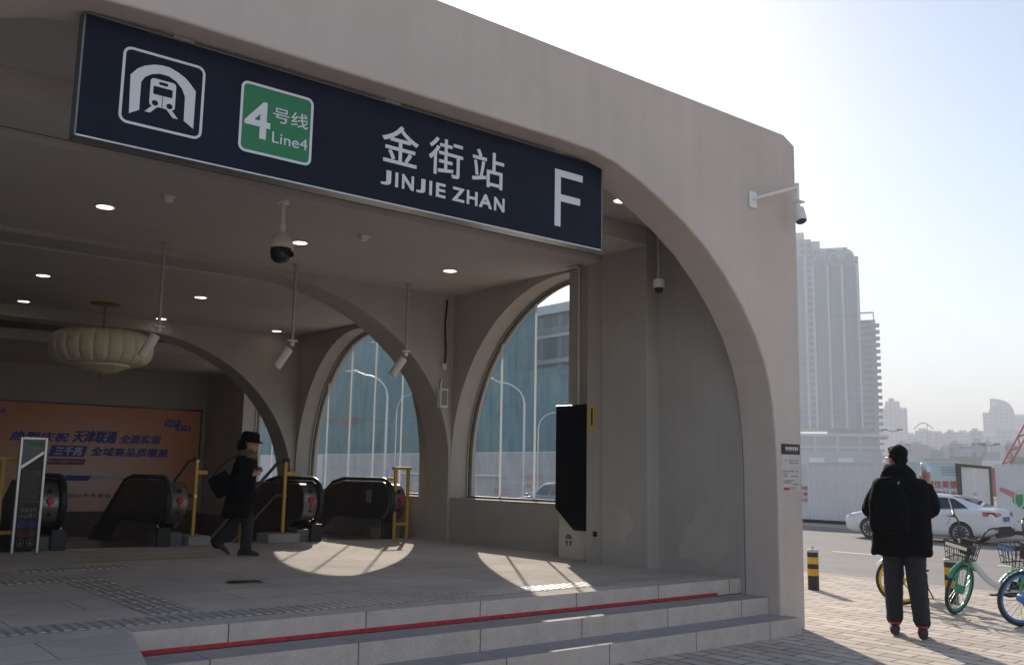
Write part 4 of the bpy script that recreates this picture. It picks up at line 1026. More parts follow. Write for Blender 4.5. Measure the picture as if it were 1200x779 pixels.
# ------------------------------------------------------------------ shared bicycles
def make_bike(label, loc, rz, steer, paint, rimc, framec, mag, basketc, tilt=-.30):
    """front towards +x, wheelbase 1.06, wheel radius .33; origin on the ground between the wheels"""
    t = thing('shared_bicycle', label, 'bicycle', loc, rz, 'shared bicycles parked on the pavement')
    rw = .33; xf, xr = .54, -.52
    Sx = Matrix.Translation((xf, 0, 0)) @ Matrix.Rotation(steer, 4, Vector((tilt, 0, .954)).normalized()) @ Matrix.Translation((-xf, 0, 0))
    def st(mb): return MB().add([Sx @ Vector(p) for p in mb.v], mb.f)
    idn = lambda mb: mb
    def wheel(cx, f):
        circ = lambda r, n=44: [(cx + r * math.cos(2 * PI * k / n), 0, rw + r * math.sin(2 * PI * k / n)) for k in range(n)]
        w = part('wheel', f(MB().tube(circ(rw - .022), .022, 10, closed=True)), 'rubber', t, smooth=60)
        part('rim', f(MB().tube(circ(rw - .055), [(.014, .02)] * 44, 8, closed=True)), rimc, w, smooth=60)
        sp_ = MB()
        if mag:
            for k in range(5):
                a = 2 * PI * k / 5 + .3
                sp_.tube([(cx + .03 * math.cos(a), 0, rw + .03 * math.sin(a)), (cx + .27 * math.cos(a), 0, rw + .27 * math.sin(a))], [(.022, .014), (.016, .01)], 8)
            part('spokes', f(sp_), rimc, w, smooth=60)
        else:
            for k in range(20):
                a = 2 * PI * k / 20; b = a + (.35 if k % 2 else -.35); y = .03 if k % 4 < 2 else -.03
                sp_.tube([(cx + .045 * math.cos(b), y, rw + .045 * math.sin(b)), (cx + .27 * math.cos(a), 0, rw + .27 * math.sin(a))], .0028, 4)
            part('spokes', f(sp_), 'steel', w)
        part('hub', f(MB().lathe([(.02, -.06), (.055, -.05), (.06, 0), (.055, .05), (.02, .06)], 18, (cx, 0, rw), 'y')), rimc if f is st else 'steel_dark', w, smooth=40)
    wheel(xf, st); wheel(xr, idn)
    # fork, head, stem
    part('fork', st(MB().tube([(xf, .055, rw), (xf - .05, .055, .62), (xf - .075, .03, .70)], .014, 8).tube([(xf, -.055, rw), (xf - .05, -.055, .62), (xf - .075, -.03, .70)], .014, 8)
                   .tube([(xf - .07, 0, .68), (xf - .13, 0, .92)], .024, 10)), paint, t, smooth=60)
    fd = [(xf + (rw + .03) * math.cos(R(a)), 0, rw + (rw + .03) * math.sin(R(a))) for a in range(35, 150, 8)]
    part('mudguard', st(MB().tube(fd, [(.032, .006)] * len(fd), 8)), paint, t, smooth=60)
    hbp = MB().tube([(xf - .13, 0, .92), (xf - .155, 0, 1.00)], .016, 8)
    for s in (-1, 1): hbp.tube(smoothpath([(xf - .15, 0, .99), (xf - .12, s * .12, 1.01), (xf - .14, s * .20, 1.16), (xf - .24, s * .33, 1.21)]), .012, 8)
    part('handlebar', st(hbp), 'steel_dark', t, smooth=60)
    for s in (-1, 1): part('grip', st(MB().tube([(xf - .21, s * .30, 1.20), (xf - .33, s * .385, 1.215)], .02, 10).tube([(xf - .19, s * .28, 1.18), (xf - .20, s * .37, 1.17)], .007, 6)), 'rubber', t, smooth=60)
    # basket of wire
    bx0, bx1, bw0, bw1, z0, z1 = xf - .07, xf + .22, .13, .17, .74, .97
    def ring(z):
        k = (z - z0) / (z1 - z0); w = bw0 + (bw1 - bw0) * k; x1 = bx1 - .03 + .03 * k
        return [(bx0, -w, z), (x1, -w, z), (x1, w, z), (bx0, w, z)]
    bk = MB()
    for z, r_ in ((z0, .007), (z0 + .08, .004), (z0 + .155, .004), (z1, .010)): bk.tube(ring(z), r_, 6, closed=True)
    a0, a1 = ring(z0), ring(z1)
    for i in range(4):
        for k in range(5):
            f_ = k / 5; p = Vector(a0[i]).lerp(Vector(a0[(i + 1) % 4]), f_); q = Vector(a1[i]).lerp(Vector(a1[(i + 1) % 4]), f_); bk.tube([p, q], .0045, 5)
    for k in range(1, 5):
        f_ = k / 5; bk.tube([Vector(a0[0]).lerp(Vector(a0[1]), f_), Vector(a0[3]).lerp(Vector(a0[2]), f_)], .004, 5)
    b = part('basket', st(bk), 'blackplastic', t)
    part('basket_panel', st(MB().box(bx0 - .008, bx0 - .002, -.13, .13, z0 + .05, z1 - .02)), basketc, b); part('front_plate', st(MB().box(bx1 + .002, bx1 + .008, -.14, .14, z1 - .055, z1 - .015)), basketc, b)
    part('lock_box', st(MB().box(bx0 + .005, bx0 + .06, -.07, .07, z0 + .05, z1 + .02)), 'blackplastic', b, bevel=.01)
    # frame
    fp = smoothpath([(xf - .115, 0, .86), (xf - .20, 0, .70), (xf - .40, 0, .44), (xf - .56, 0, .34), (-.08, 0, .33)])
    part('frame', MB().tube(fp, [(.026, .042)] * len(fp), 12).tube([(-.06, 0, .30), (-.20, 0, .72)], .026, 10)
         .tube([(-.08, .04, .31), (xr, .06, rw)], .013, 8).tube([(-.08, -.04, .31), (xr, -.06, rw)], .013, 8)
         .tube([(-.17, .03, .60), (xr, .06, rw)], .011, 8).tube([(-.17, -.03, .60), (xr, -.06, rw)], .011, 8), framec, t, smooth=60)
    part('seat_post', MB().tube([(-.20, 0, .72), (-.235, 0, .83)], .016, 8), 'steel', t, smooth=60)
    sd = MB().loft([ering(-.36, 0, .86, .02, .02, 14), ering(-.36, 0, .86, .02, .08, 14)])
    sd = MB()
    rows = []
    for x, w, z in ((-.38, .07, .865), (-.34, .10, .87), (-.27, .095, .86), (-.19, .045, .855), (-.11, .03, .85), (-.08, .015, .845)):
        rows.append([(x, w * c, z + .03 * s_) for c, s_ in ((1, 0), (.7, .8), (0, 1), (-.7, .8), (-1, 0), (-.7, -1), (.7, -1))])
    part('saddle', sd.loft(rows), 'rubber', t, smooth=60)
    fd = [(xr + (rw + .03) * math.cos(R(a)), 0, rw + (rw + .03) * math.sin(R(a))) for a in range(20, 170, 8)]
    part('mudguard', MB().tube(fd, [(.032, .006)] * len(fd), 8), paint, t, smooth=60)
    part('chain_guard', MB().prism([(-.02, .25), (-.02, .40), (-.12, .44), (-.50, .37), (-.50, .29), (-.12, .22)], 'y', -.075, -.062), 'blackplastic', t)
    part('crank', MB().tube([(-.08, -.09, .33), (.05, -.09, .24)], .011, 8).tube([(-.08, .09, .33), (-.21, .09, .42)], .011, 8).tube([(-.08, -.09, .33), (-.08, .09, .33)], .02, 10), 'steel_dark', t)
    for s, (px, pz) in ((-1, (.05, .24)), (1, (-.21, .42))): part('pedal', MB().box(px - .045, px + .045, s * .10 - .0, s * .19, pz - .012, pz + .012) if s > 0 else MB().box(px - .045, px + .045, -.19, -.10, pz - .012, pz + .012), 'rubber', t, bevel=.004)
    part('kickstand', MB().tube([(-.35, .07, .30), (-.40, .2, .012)], .010, 8), 'steel_dark', t)
    part('rear_lock', MB().ringprism(arc(xr + .28, .52, .075, .06, 0, 345, 20), arc(xr + .28, .52, .05, .035, 0, 345, 20), 'x', 0, .02) if False else MB().box(xr + .22, xr + .30, -.075, .075, .50, .57), 'blackplastic', t, bevel=.01)
    part('tail_light', MB().box(xr - .36, xr - .34, -.03, .03, .50, .55), 'redplastic', t, bevel=.004)
    return t
BS = .88
def bike_at(front_contact, heading, **k):
    """heading: world direction (degrees from +x) the bicycle points to"""
    a = R(heading); loc = (front_contact[0] - .54 * BS * math.cos(a), front_contact[1] - .54 * BS * math.sin(a), .003)
    b = make_bike(loc=loc, rz=a, **k); b.scale = (BS, BS, BS); return b
bike_at((10.88, 5.44), 128, steer=R(52), label='white shared bicycle with green front wheel and wire basket', paint='bikegreen', rimc='bikegreen', framec='bikewhite', mag=False, basketc='whiteplastic')
bike_at((10.56, 4.58), 120, steer=R(30), label='white and blue shared bicycle with blue rims at the right edge of the picture', paint='bikegreen', rimc='bikeblue', framec='bikewhite', mag=False, basketc='bikeblue')
bike_at((11.03, 6.16), 196, tilt=-.06, steer=R(-75), label='yellow-wheeled shared bicycle half hidden behind the standing man', paint='bikewhite', rimc='bikeyellow', framec='bikewhite', mag=True, basketc='bikeyellow')

# ------------------------------------------------------------------ cars
def make_car(label, loc, rz, paint):
    """front towards +x, 4.75 m long"""
    t = thing('parked_car', label, 'car', loc, rz)
    def sec(x, w, zb, zt, crown=.02, sh=.06):
        h = [(.0, zb), (w * .80, zb), (w * .96, zb + .07), (w, zb + .22), (w * 1.0, (zb + zt) / 2 + .05), (w * .985, zt - sh - .06), (w * .95, zt - sh * .4), (w * .84, zt), (w * .45, zt + crown * .8), (0, zt + crown)]
        return [(x, y, z) for y, z in h] + [(x, -y, z) for y, z in h[-2:0:-1]]
    stn = [(2.36, .60, .36, .62, .0, .05), (2.32, .72, .27, .70, .01, .05), (2.18, .82, .21, .77, .02, .06), (1.9, .88, .19, .84, .03, .06), (1.4, .905, .18, .92, .035, .06), (1.0, .912, .18, .975, .03, .05),
           (.5, .915, .18, .985, .0, .04), (-.4, .915, .18, 1.0, 0, .04), (-1.2, .915, .18, 1.03, 0, .04), (-1.75, .905, .20, 1.065, .01, .05), (-2.05, .88, .23, 1.075, .015, .05), (-2.25, .84, .27, 1.06, .01, .05), (-2.36, .78, .34, .98, 0, .06), (-2.40, .70, .42, .86, 0, .06)]
    bo = part('body', MB().loft([sec(*s_) for s_ in stn]), paint, t)
    m_ = bo.modifiers.new('s', 'SUBSURF'); m_.levels = m_.render_levels = 2
    bake(bo)
    cut = part('cutter', MB().lathe([(.355, -1.2), (.355, 1.2)], 40, (1.42, 0, .33), 'y').lathe([(.355, -1.2), (.355, 1.2)], 40, (-1.38, 0, .33), 'y'), paint, t)
    m_ = bo.modifiers.new('b', 'BOOLEAN'); m_.operation = 'DIFFERENCE'; m_.object = cut; m_.solver = 'EXACT'
    bake(bo); me = cut.data; bpy.data.objects.remove(cut); bpy.data.meshes.remove(me)
    for p in bo.data.polygons: p.use_smooth = True
    bo.data.set_sharp_from_angle(angle=R(40))
    part('wheel_well', MB().box(-1.78, -.98, -.80, .80, .30, .72).box(1.02, 1.82, -.80, .80, .30, .66), 'dark', t)
    # greenhouse: belt line and roof line, ruled between
    belt = [(1.18, .70, .97), (.55, .845, .975), (-.35, .855, .99), (-1.15, .84, 1.02), (-1.72, .77, 1.06), (-2.02, .66, 1.075)]
    roof = [(.42, .52, 1.40), (.18, .585, 1.435), (-.35, .60, 1.455), (-.95, .575, 1.42), (-1.35, .54, 1.33), (-1.95, .50, 1.10)]
    def gring(k):
        r_ = []
        b, f = belt, roof
        pts = [Vector(b[i]).lerp(Vector(f[i]), k) for i in range(6)]
        return [(p.x, p.y, p.z) for p in pts] + [(p.x, -p.y, p.z) for p in pts[::-1]]
    g = MB().loft([[(x, y, z - .08) for x, y, z in gring(0)], gring(0), gring(.5), gring(.92), [(x, y * .93, z + .018) for x, y, z in gring(1)], [(x * .9 - .05, y * .5, z + .03) for x, y, z in gring(1)]])
    cabin = part('cabin', g, paint, t, smooth=35)
    def on(i, f, k, s, out=.006):
        """point on the greenhouse side: belt segment i, fraction f, height k"""
        a = Vector(belt[i]).lerp(Vector(belt[i + 1]), f).lerp(Vector(roof[i]).lerp(Vector(roof[i + 1]), f), k)
        return (a.x, (a.y + out) * s, a.z + out * .3)
    for s in (-1, 1):
        for segs in (((0, .42), (0, .75), (1, 0), (1, .5), (1, .93)), ((1, .99), (2, .25), (2, .55), (2, .97)), ((3, .03), (3, .4), (3, .8), )):
            rows = [[on(i, f, k, s) for i, f in segs] for k in (.07, .45, .86)]
            v = [p for r_ in rows for p in r_]; n = len(segs); f_ = []
            for a in range(2):
                for b in range(n - 1): f_.append((a * n + b, a * n + b + 1, (a + 1) * n + b + 1, (a + 1) * n + b))
            if len(segs) == 3:  # rear quarter light tapers to a point
                v[8] = v[7]; v[5] = tuple(Vector(v[4]).lerp(Vector(v[5]), .75))
            part('side_window', MB().add(v, f_), 'carglass', cabin)
        part('window_trim', MB().tube([on(0, .38, .03, s), on(1, 0, .03, s), on(1, .95, .03, s), on(2, .97, .03, s), on(3, .8, .05, s)], .012, 6), 'chrome', cabin)
    def quad(a, b, c, d, out): 
        v = [Vector(a), Vector(b), Vector(c), Vector(d)]; n = (v[1] - v[0]).cross(v[3] - v[0]).normalized()
        if n.dot(Vector(out)) < 0: n = -n
        return MB().add([p + n * .008 for p in v], [(0, 1, 2, 3)])
    part('windscreen', quad((1.13, .64, 1.0), (1.13, -.64, 1.0), (.46, -.48, 1.385), (.46, .48, 1.385), (1, 0, 1)), 'carglass', cabin)
    rw_ = [Vector(roof[4]), Vector(roof[5])]
    part('rear_window', MB().add([(-1.05, .52, 1.418), (-1.05, -.52, 1.418), (-1.37, -.51, 1.352), (-1.37, .51, 1.352), (-1.92, .46, 1.135), (-1.92, -.46, 1.135)], [(0, 1, 2, 3), (3, 2, 5, 4)]), 'carglass', cabin)
    for s in (-1, 1):
        part('door_seam', MB().tube([(-.42, s * .918, .99), (-.42, s * .921, .6), (-.42, s * .913, .25)], .004, 4).tube([(.62, s * .915, .97), (.70, s * .920, .6), (.62, s * .912, .25)], .004, 4)
             .tube([(-1.20, s * .915, 1.0), (-1.10, s * .921, .75), (-.98, s * .92, .55)], .004, 4), 'dark', bo)
        part('door_handle', MB().tube([(-.28, s * .925, .86), (-.12, s * .932, .87)], .014, 6).tube([(-1.08, s * .925, .88), (-.94, s * .932, .88)], .014, 6), paint, bo)
        part('wing_mirror', MB().ball((.75, s * .99, 1.02), .07, .10, .06), paint, bo, smooth=60)
        part('tail_light', MB().add([(-2.02, s * .905, .98), (-2.04, s * .905, .86), (-2.38, s * .755, .84), (-2.425, s * .45, .87), (-2.40, s * .45, .95), (-2.33, s * .80, .98)], [(0, 1, 2, 5), (5, 2, 3, 4)]), 'taillight', bo)
        part('head_light', MB().add([(2.0, s * .885, .80), (2.05, s * .88, .68), (2.37, s * .62, .62), (2.345, s * .62, .71), ], [(0, 1, 2, 3)]), 'headlight', bo)
        part('rear_reflector', MB().box(-2.40, -2.30, s * .66 - .13, s * .66 + .13, .46, .485), 'taillight', bo)
    part('rear_diffuser', MB().loft([sec(-2.418, .62, .26, .36, 0, .03), sec(-2.30, .74, .22, .36, 0, .03)]), 'blackplastic', bo)
    part('number_plate', MB().box(-2.432, -2.41, -.23, .23, .70, .84), 'platebl', bo)
    part('grille', MB().box(2.33, 2.375, -.42, .42, .42, .62), 'blackplastic', bo, bevel=.01)
    def wheel(x, s):
        c = (x, s * .80, .325)
        w = part('wheel', MB().lathe([(.21, -.10), (.30, -.10), (.322, -.07), (.325, 0), (.322, .07), (.30, .10), (.21, .10)], 40, c, 'y'), 'rubber', t, smooth=40)
        sp_ = MB(); yo = s * .092
        for k in range(10):
            a = 2 * PI * k / 10; a2 = a + .10
            sp_.tube([(x + .05 * math.cos(a), s * .80 + yo * .75, .325 + .05 * math.sin(a)), (x + .205 * math.cos(a2), s * .80 + yo, .325 + .205 * math.sin(a2))], [.026, .022], 6)
        sp_.lathe([(.0001, s * .80 + yo), (.05, s * .80 + yo * .95), (.055, s * .80 + yo * .5)], 16, (x, 0, .325), 'y')
        part('rim', sp_.tube([(x + .215 * math.cos(2 * PI * k / 36), s * .80 + yo, .325 + .215 * math.sin(2 * PI * k / 36)) for k in range(36)], .014, 6, closed=True), 'alu', w, smooth=50)
        part('brake_disc', MB().lathe([(.0001, s * .80 + yo * .2), (.205, s * .80 + yo * .2)], 30, (x, 0, .325), 'y'), 'dark', w)
    for x in (1.42, -1.38):
        for s in (-1, 1): wheel(x, s)
    return t
make_car('white saloon car stopped on the road behind the standing man', (27.86, 14.74, -.30), R(96.7), 'carwhite').scale = (.95, .95, .95)
make_car('dark blue car on the road seen low through the first arched window', (23.4, 26.3, -.295), R(90), 'carblue')

# ------------------------------------------------------------------ hoardings across the road
HX = 31.6; HG = 'construction hoarding sections across the road'
def hoarding(name, label, y0, y1, h, m, corr=False, x=HX, cat='hoarding', t0=None):
    t = thing(name, label, cat, (x, (y0 + y1) / 2, -.17)); w = (y1 - y0) / 2 - .012
    if corr:
        n = int(2 * w / .09); pts = []
        for i in range(n + 1):
            yy = -w + 2 * w * i / n; pts.append((.0 if i % 4 < 2 else .025, yy))
        pts += [(.04, w), (.04, -w)]
        part('sheet', MB().prism(pts, 'z', .12, h), m, t)
    else:
        part('sheet', MB().box(0, .04, -w, w, .12, h), m, t)
    part('footing', MB().box(-.12, .2, -w, w, .001, .118), 'dark', t, bevel=.01)
    part('top_rail', MB().box(-.015, .055, -w, w, h + .001, h + .05), 'hoardpale', t)
    return t
mD = R(0)
h1 = hoarding('hoarding', 'pale hoarding section with small red characters beside the grey corrugated hoarding', 21.3, 23.4, 2.15, 'hoardpale')
UY = (0, -1, 0)   # reading direction seen from the street: image right is -y
h1t = MB()
for i, s_ in enumerate(('诚信', '友善', '敬业')): h1t.text(s_, (-.002, 0, 0), UY, V, .62, 1.02, 1.20 - i * .22, 1.37 - i * .22, .003, .02)
part('red_lettering', h1t, 'redprint', h1)
hoarding('hoarding', 'long plain grey corrugated hoarding behind the front of the white car', 17.75, 21.3, 2.22, 'hoard', True)
h2 = hoarding('hoarding', 'pale teal hoarding section with red Chinese slogan left of the metal gate', 15.5, 17.75, 2.27, 'hoardteal')
tt = MB().text('诚信美德', (-.002, 0, 0), UY, V, .02, 1.08, 1.40, 1.66, .003, .02).text('和谐社会', (-.002, 0, 0), UY, V, .02, 1.08, 1.06, 1.32, .003, .02)
part('red_lettering', tt, 'redprint', h2)
tx = MB()
for k in range(4): tx.box(-.004, -.001, -1.08, -.55, 2.10 - k * .08 - .012, 2.10 - k * .08 + .012)
part('small_print', tx, 'papergrey', h2)
gt = thing('metal_gate', 'dark framed grey metal gate leaning in the hoarding behind the car', 'gate', (HX - .1, 14.9, -.17))
part('panel', MB().box(0, .03, -.47, -.01, .25, 2.10), 'hoard', gt); part('panel', MB().box(0, .03, .01, .44, .25, 2.12), 'hoard', gt)
part('frame', MB().prism([(.56, .02), (.45, .02), (.45, 2.13), (-.48, 2.06), (-.48, .02), (-.55, .02), (-.55, 2.11), (-.55, 2.14), (.62, 2.24), (.62, 2.1)], 'x', -.03, .05), 'steel_dark', gt)
part('latch', MB().box(-.02, -.001, -.03, .05, 1.2, 1.3), 'steel', gt)
h3 = hoarding('hoarding', 'pale mural hoarding with red ribbon and green shapes at the right edge', 11.6, 14.3, 2.16, 'hoardpale')
# mural: local y runs to image left; left edge of the sheet at +1.34
rb = []
for k in range(17):
    f_ = k / 16; rb.append((1.22 - 2.2 * f_, 1.42 - .95 * math.sin(f_ * 1.3) + .05 * math.sin(f_ * 9), .03 + .085 * math.sin(PI * min(1, .15 + f_))))
part('red_ribbon', MB().prism([(a, b + c) for a, b, c in rb] + [(a, b - c) for a, b, c in rb][::-1], 'x', -.004, -.001), 'pinkprint', h3)
part('green_shape', MB().prism(arc(.42, 1.05, .42, .24, 0, 180, 14) + [(.15, .86), (.42, .78), (.7, .88)], 'x', -.010, -.0075), 'greenprint', h3)
part('green_shape', MB().prism(arc(.28, 1.42, .17, .13, 0, 340, 16), 'x', -.010, -.0075), 'greenprint', h3)
part('blue_arch', MB().ringprism(arc(.62, 1.12, .16, .30, 0, 340, 17), arc(.62, 1.12, .12, .25, 0, 340, 17), 'x', -.0135, -.0105), 'hoardteal', h3)
part('grey_line', MB().prism([(1.30, 1.95), (.85, 1.55), (.82, 1.60), (1.27, 2.0)], 'x', -.004, -.001), 'hoard', h3)
part('grey_line', MB().prism([(.86, 1.54), (-.2, 2.1), (-.22, 2.06), (.84, 1.50)], 'x', -.0075, -.0048), 'hoard', h3)
# white site hoarding seen through the windows
hw = hoarding('hoarding', 'long white site hoarding with faint red lettering seen through the arched windows', 23.4, 62, 2.75, 'hoardsite', x=32.2)
tx = MB().text('安全施工', (-.002, 0, 0), UY, V, 3.3, 5.1, 1.30, 1.62, .003, .02).text('文明工地', (-.002, 0, 0), UY, V, 3.3, 5.1, .86, 1.18, .003, .02).text('施工', (-.002, 0, 0), UY, V, .9, 2.4, .5, .85, .003, .02)
part('red_lettering', tx, 'pinkprint', hw)
part('handrail', MB().tube([(-.3, -2, 1.5), (-.3, 5, 1.5), (-.3, 9, 1.55)], .06, 8), 'lampmetal', hw)
hoarding('hoarding', 'hoarding run that closes the far end of the site beyond the windows', 62.1, 110, 2.75, 'hoardpale', x=32.2)

# netted building under construction and the grey block beside it
nb = thing('netted_building', 'building under construction wrapped in teal safety netting beyond the road', 'building', (43, 78, -.36))
part('net_wrap', MB().box(-2.9, -1, -28, 32, .001, 14.9), 'net', nb); part('core', MB().box(-.99, 9, -15, 31, .001, 14.6), 'net', nb)
rt_ = MB().text('安全生产', (-2.91, 0, 0), UY, V, -22.0, -14.5, 5.4, 6.0, .01, .02).text('质量第一', (-2.91, 0, 0), UY, V, 1.5, 9.0, 5.8, 6.4, .01, .02)
part('red_banner', rt_, 'dullred', nb)
gb = thing('grey_office_block', 'grey glazed office block above the teal netting in the first window', 'building', (52, 47.5, -.36))
part('wall', MB().box(-5, 3, -5.5, 15, .001, 14.0), 'greyblock', gb)
part('roof_parapet', MB().box(-5.4, 3.3, -5.8, 15.2, 14.001, 14.7), 'hoardpale', gb)
part('pale_band', MB().box(-5.12, -5.003, -5.5, 15, 10.2, 10.5).box(-5.12, -5.003, -5.5, 15, 12.2, 12.45), 'hoardpale', gb)  # pale horizontal strips across the wall face
ln = thing('netted_low_building', 'lower teal netted volume in front of the grey office block', 'building', (41, 44.5, -.36))
part('net_wrap', MB().box(-1, 5, -8, 5.4, .001, 8.7), 'net', ln)

# street lamps
def lampost(label, loc, h, arm, az, r=.07):
    t = thing('street_lamp', label, 'street lamp', loc)
    a = R(az); d = Vector((math.sin(a), math.cos(a), 0))
    pts = [Vector((0, 0, 0)), Vector((0, 0, h * .80))] + [d * (arm * .75 * math.sin(R(k)) ** 1.0) * 0 + d * arm * (1 - math.cos(R(k))) * .72 + Vector((0, 0, h * .80 + h * .17 * math.sin(R(k)))) for k in range(20, 91, 14)] + [d * arm + Vector((0, 0, h))]
    part('pole', MB().tube(pts, [r, r * .8] + [r * .55] * 6 + [r * .5], 8), 'lampmetal', t, smooth=60)
    q = d * arm + Vector((0, 0, h)); part('lamp_head', MB().tube([q - d * .1, q + d * .1, q + d * .6], [(.06, .05), (.14, .07), (.10, .04)], 8), 'lampmetal', t, smooth=60)
    part('base', MB().box(-.2, .2, -.2, .2, .0, .12), 'concrete', t)
    return t
lampost('curved-arm street lamp seen in the first arched window', (29.9, 36.4, -.17), 6.35, 1.7, 310)
lampost('thin farther street lamp at the right side of the first arched window', (31.0, 36.6, -.17), 4.9, 1.2, 130, .05)
lampost('tall curved-arm street lamp in the middle of the second arched window', (27.9, 46.3, -.17), 7.3, 1.9, 315, .09)
lampost('thin farther street lamp at the right side of the second arched window', (31.2, 50.6, -.17), 6.6, 1.0, 130, .05)

# ------------------------------------------------------------------ distant city
def rot_thing(name, label, cat, loc, az, group=None):
    """+x = image right, -y = towards the camera"""
    return thing(name, label, cat, loc, -R(az), group)
TW = rot_thing('glass_tower', 'tall hazy residential tower with glass bays and rounded crown right of the station', 'building', (374.5, 249.0, -.36), 57.5)
# local x to image right; tower right edge at +18
part('shaft', MB().box(-22, 22.0, 0, 30, 24, 103), 'towerwall', TW)
part('tall_bay', MB().box(-22, 1.5, -1.2, -.002, 24, 112).box(-22, 1.5, 0, 28, 103.002, 112), 'towerwall', TW)
part('crown_block', MB().box(-9.5, -1.6, -.6, 22, 112.003, 115.6).box(1.6, 5.4, 1, 24, 103.01, 111.4).box(5.41, 17.5, 3, 24, 103.01, 108.2), 'towertrim', TW)
for x0, x1 in ((-20, -14), (-8, -2.2)): part('glass_bay', MB().box(x0, x1, -1.75, -1.21, 24, 104), 'towerglass', TW)
for x0, x1 in ((2.6, 7.9), (8.9, 14.2), (15.2, 20.4)):
    part('glass_bay', MB().box(x0, x1, -.7, -.003, 24, 98), 'towerglass', TW)
    cr_ = [(x0, 98.1), (x0, 103.0)] + [(x0 + (x1 - x0) * (1 - math.cos(R(t))) / 2 if False else x0 + (x1 - x0) * t / 90, 103.0 + 3.8 * math.cos(R(t)) * .0 + 3.6 * math.sqrt(max(0, 1 - (t / 90) ** 2.2))) for t in range(0, 91, 10)] + [(x1, 98.1)]
    part('arched_crown', MB().prism(cr_, 'y', -.9, -.003), 'towerglass', TW)
    part('crown_rib', MB().ringprism(arc((x0 + x1) / 2, 101.5, 2.65, 3.6, 0, 180, 12), arc((x0 + x1) / 2, 101.5, 2.2, 3.1, 0, 180, 12), 'y', -1.2, -.901), 'towertrim', TW)
for x in (-21, -13, -9, -1.4, 2.0, 8.4, 14.7, 21.2): part('pilaster', MB().box(x - .45, x + .45, -2.1, -1.76 if x < 1.6 else -.71, 24, 104 if x < 1.6 else 99), 'towertrim', TW)
PD = rot_thing('podium_building', 'low curved podium with flat overhanging roof at the foot of the tower', 'building', (352, 232, -.36), 57.5)
def slab(rx, z0, z1, x1):
    p = [(-50, 0)] + [(x1 - rx + rx * math.sin(R(a)), 14 - 14 * math.cos(R(a))) for a in range(0, 91, 9)] + [(x1, 40), (-50, 40)]
    return MB().prism(p, 'z', z0, z1)
part('lower_storey', slab(26, .001, 13.2, 26), 'podwall', PD)
part('upper_storey', slab(26, 13.201, 19.6, 25.4), 'podglass', PD)
part('roof', slab(28, 19.601, 20.6, 29), 'towertrim', PD)
for x in (-16, -3.5, 8.0): part('window', MB().box(x, x + 6, -.4, -.003, 6.4, 10.4), 'hoardpale', PD); part('window', MB().box(x + 1, x + 5, -.4, -.003, 1.5, 5.5), 'podglass', PD)
T2 = rot_thing('apartment_slab', 'narrower apartment block with stacked balconies behind the glass tower', 'building', (403.0, 243.5, -.36), 57.5)
part('wall', MB().box(-14, 9.2, 0, 18, .001, 76.5), 'slabwall', T2)
rf = MB().box(1, 1.5, 0, .5, 76.5, 81).box(8.2, 8.7, 0, .5, 76.5, 80).box(1, 8.7, 0, .5, 79.6, 80.3).box(-3, 1, 0, 10, 76.51, 81.3)
part('roof_frame', rf, 'towertrim', T2)
for k in range(23): part('balcony', MB().box(7.0, 10.9, -1.3, 4, 5 + k * 3.1, 6.3 + k * 3.1), 'slabwall', T2)
# skyline blocks: (left px x, right px x, top px y, distance)
def px_dir(x, y):
    d = rt2 * ((x - 600) / 1100) + dn2 * ((y - 389.5) / 1100) + fw
    return d
def far_block(name, label, xa, xb, ytop, D, m, group=None, extra=None, zb=-.36, depth=.8):
    a = px_dir((xa + xb) / 2, 560); az = math.degrees(math.atan2(a.x, a.y)); h = math.hypot(a.x, a.y)
    loc = (a.x / h * D, a.y / h * D, zb); t_ = px_dir((xa + xb) / 2, ytop); hz = 1.5 + D * t_.z / math.hypot(t_.x, t_.y) - zb
    w = (xb - xa) / 1100 * D * math.cos(R(az) - yaw) * 1.0 / 2
    w = w / math.cos(R(az) - yaw) ** 0
    t = rot_thing(name, label, 'building', loc, az, group)
    part('wall', MB().box(-w, w, 0, w * 2 * depth, .001, hz), m, t)
    part('roof_block', MB().box(-w * .6, w * .3, w * .2, w, hz + .001, hz + max(1.2, hz * .05)), 'towertrim', t)
    return t, w, hz
t, w, hz = far_block('stepped_tower', 'pale hazy stepped tower just right of the apartment block', 1035, 1065, 478, 900, 'farwall')
part('upper_step', MB().box(-w * .55, w * .5, w * .1, w, hz + .01, hz + 6.2).box(-w * .3, w * .1, w * .15, w * .8, hz + 6.21, hz + 9), 'farwall', t)
t, w, hz = far_block('curved_tower', 'hazy tower with a curved top and square opening near the right edge', 1158, 1191, 483, 900, 'farwall')
pp = [(-w * .5, hz + .02)] + [(-w * .5, hz + 10.8), (-w * .48, hz + 12.0), (0, hz + 11.6), (w * .5, hz + 9.6), (w * .75, hz + 7.4), (w * .93, hz + 3), (w, hz + .02)]
part('curved_top', MB().prism(pp, 'y', w * .2, w), 'farwall', t)
part('roof_opening', MB().box(-w * .38, -w * .1, w * .15, w * .199, hz + 5.5, hz + 9.5), 'headlight', t)
far_block('hazy_slab', 'grey hazy slab block at the far right edge of the skyline', 1189, 1215, 489, 950, 'farwall')
random.seed(21)
FG = 'low hazy city blocks on the skyline'; FL = 'low hazy city block on the distant skyline'
x = 1064
while x < 1206:
    wpx = random.uniform(12, 26); yt = 505 + random.uniform(-3, 8) + (4 if 1105 < x < 1135 else 0)
    far_block('city_block', FL, x, x + wpx, yt, random.uniform(700, 860), 'farwall', FG); x += wpx * .82
x = 1042
while x < 1215:
    wpx = random.uniform(10, 24); far_block('city_block', FL, x, x + wpx, 522 + random.uniform(-4, 7), random.uniform(330, 480), random.choice(['farpale', 'farwall']), FG); x += wpx * .9
x = 1040
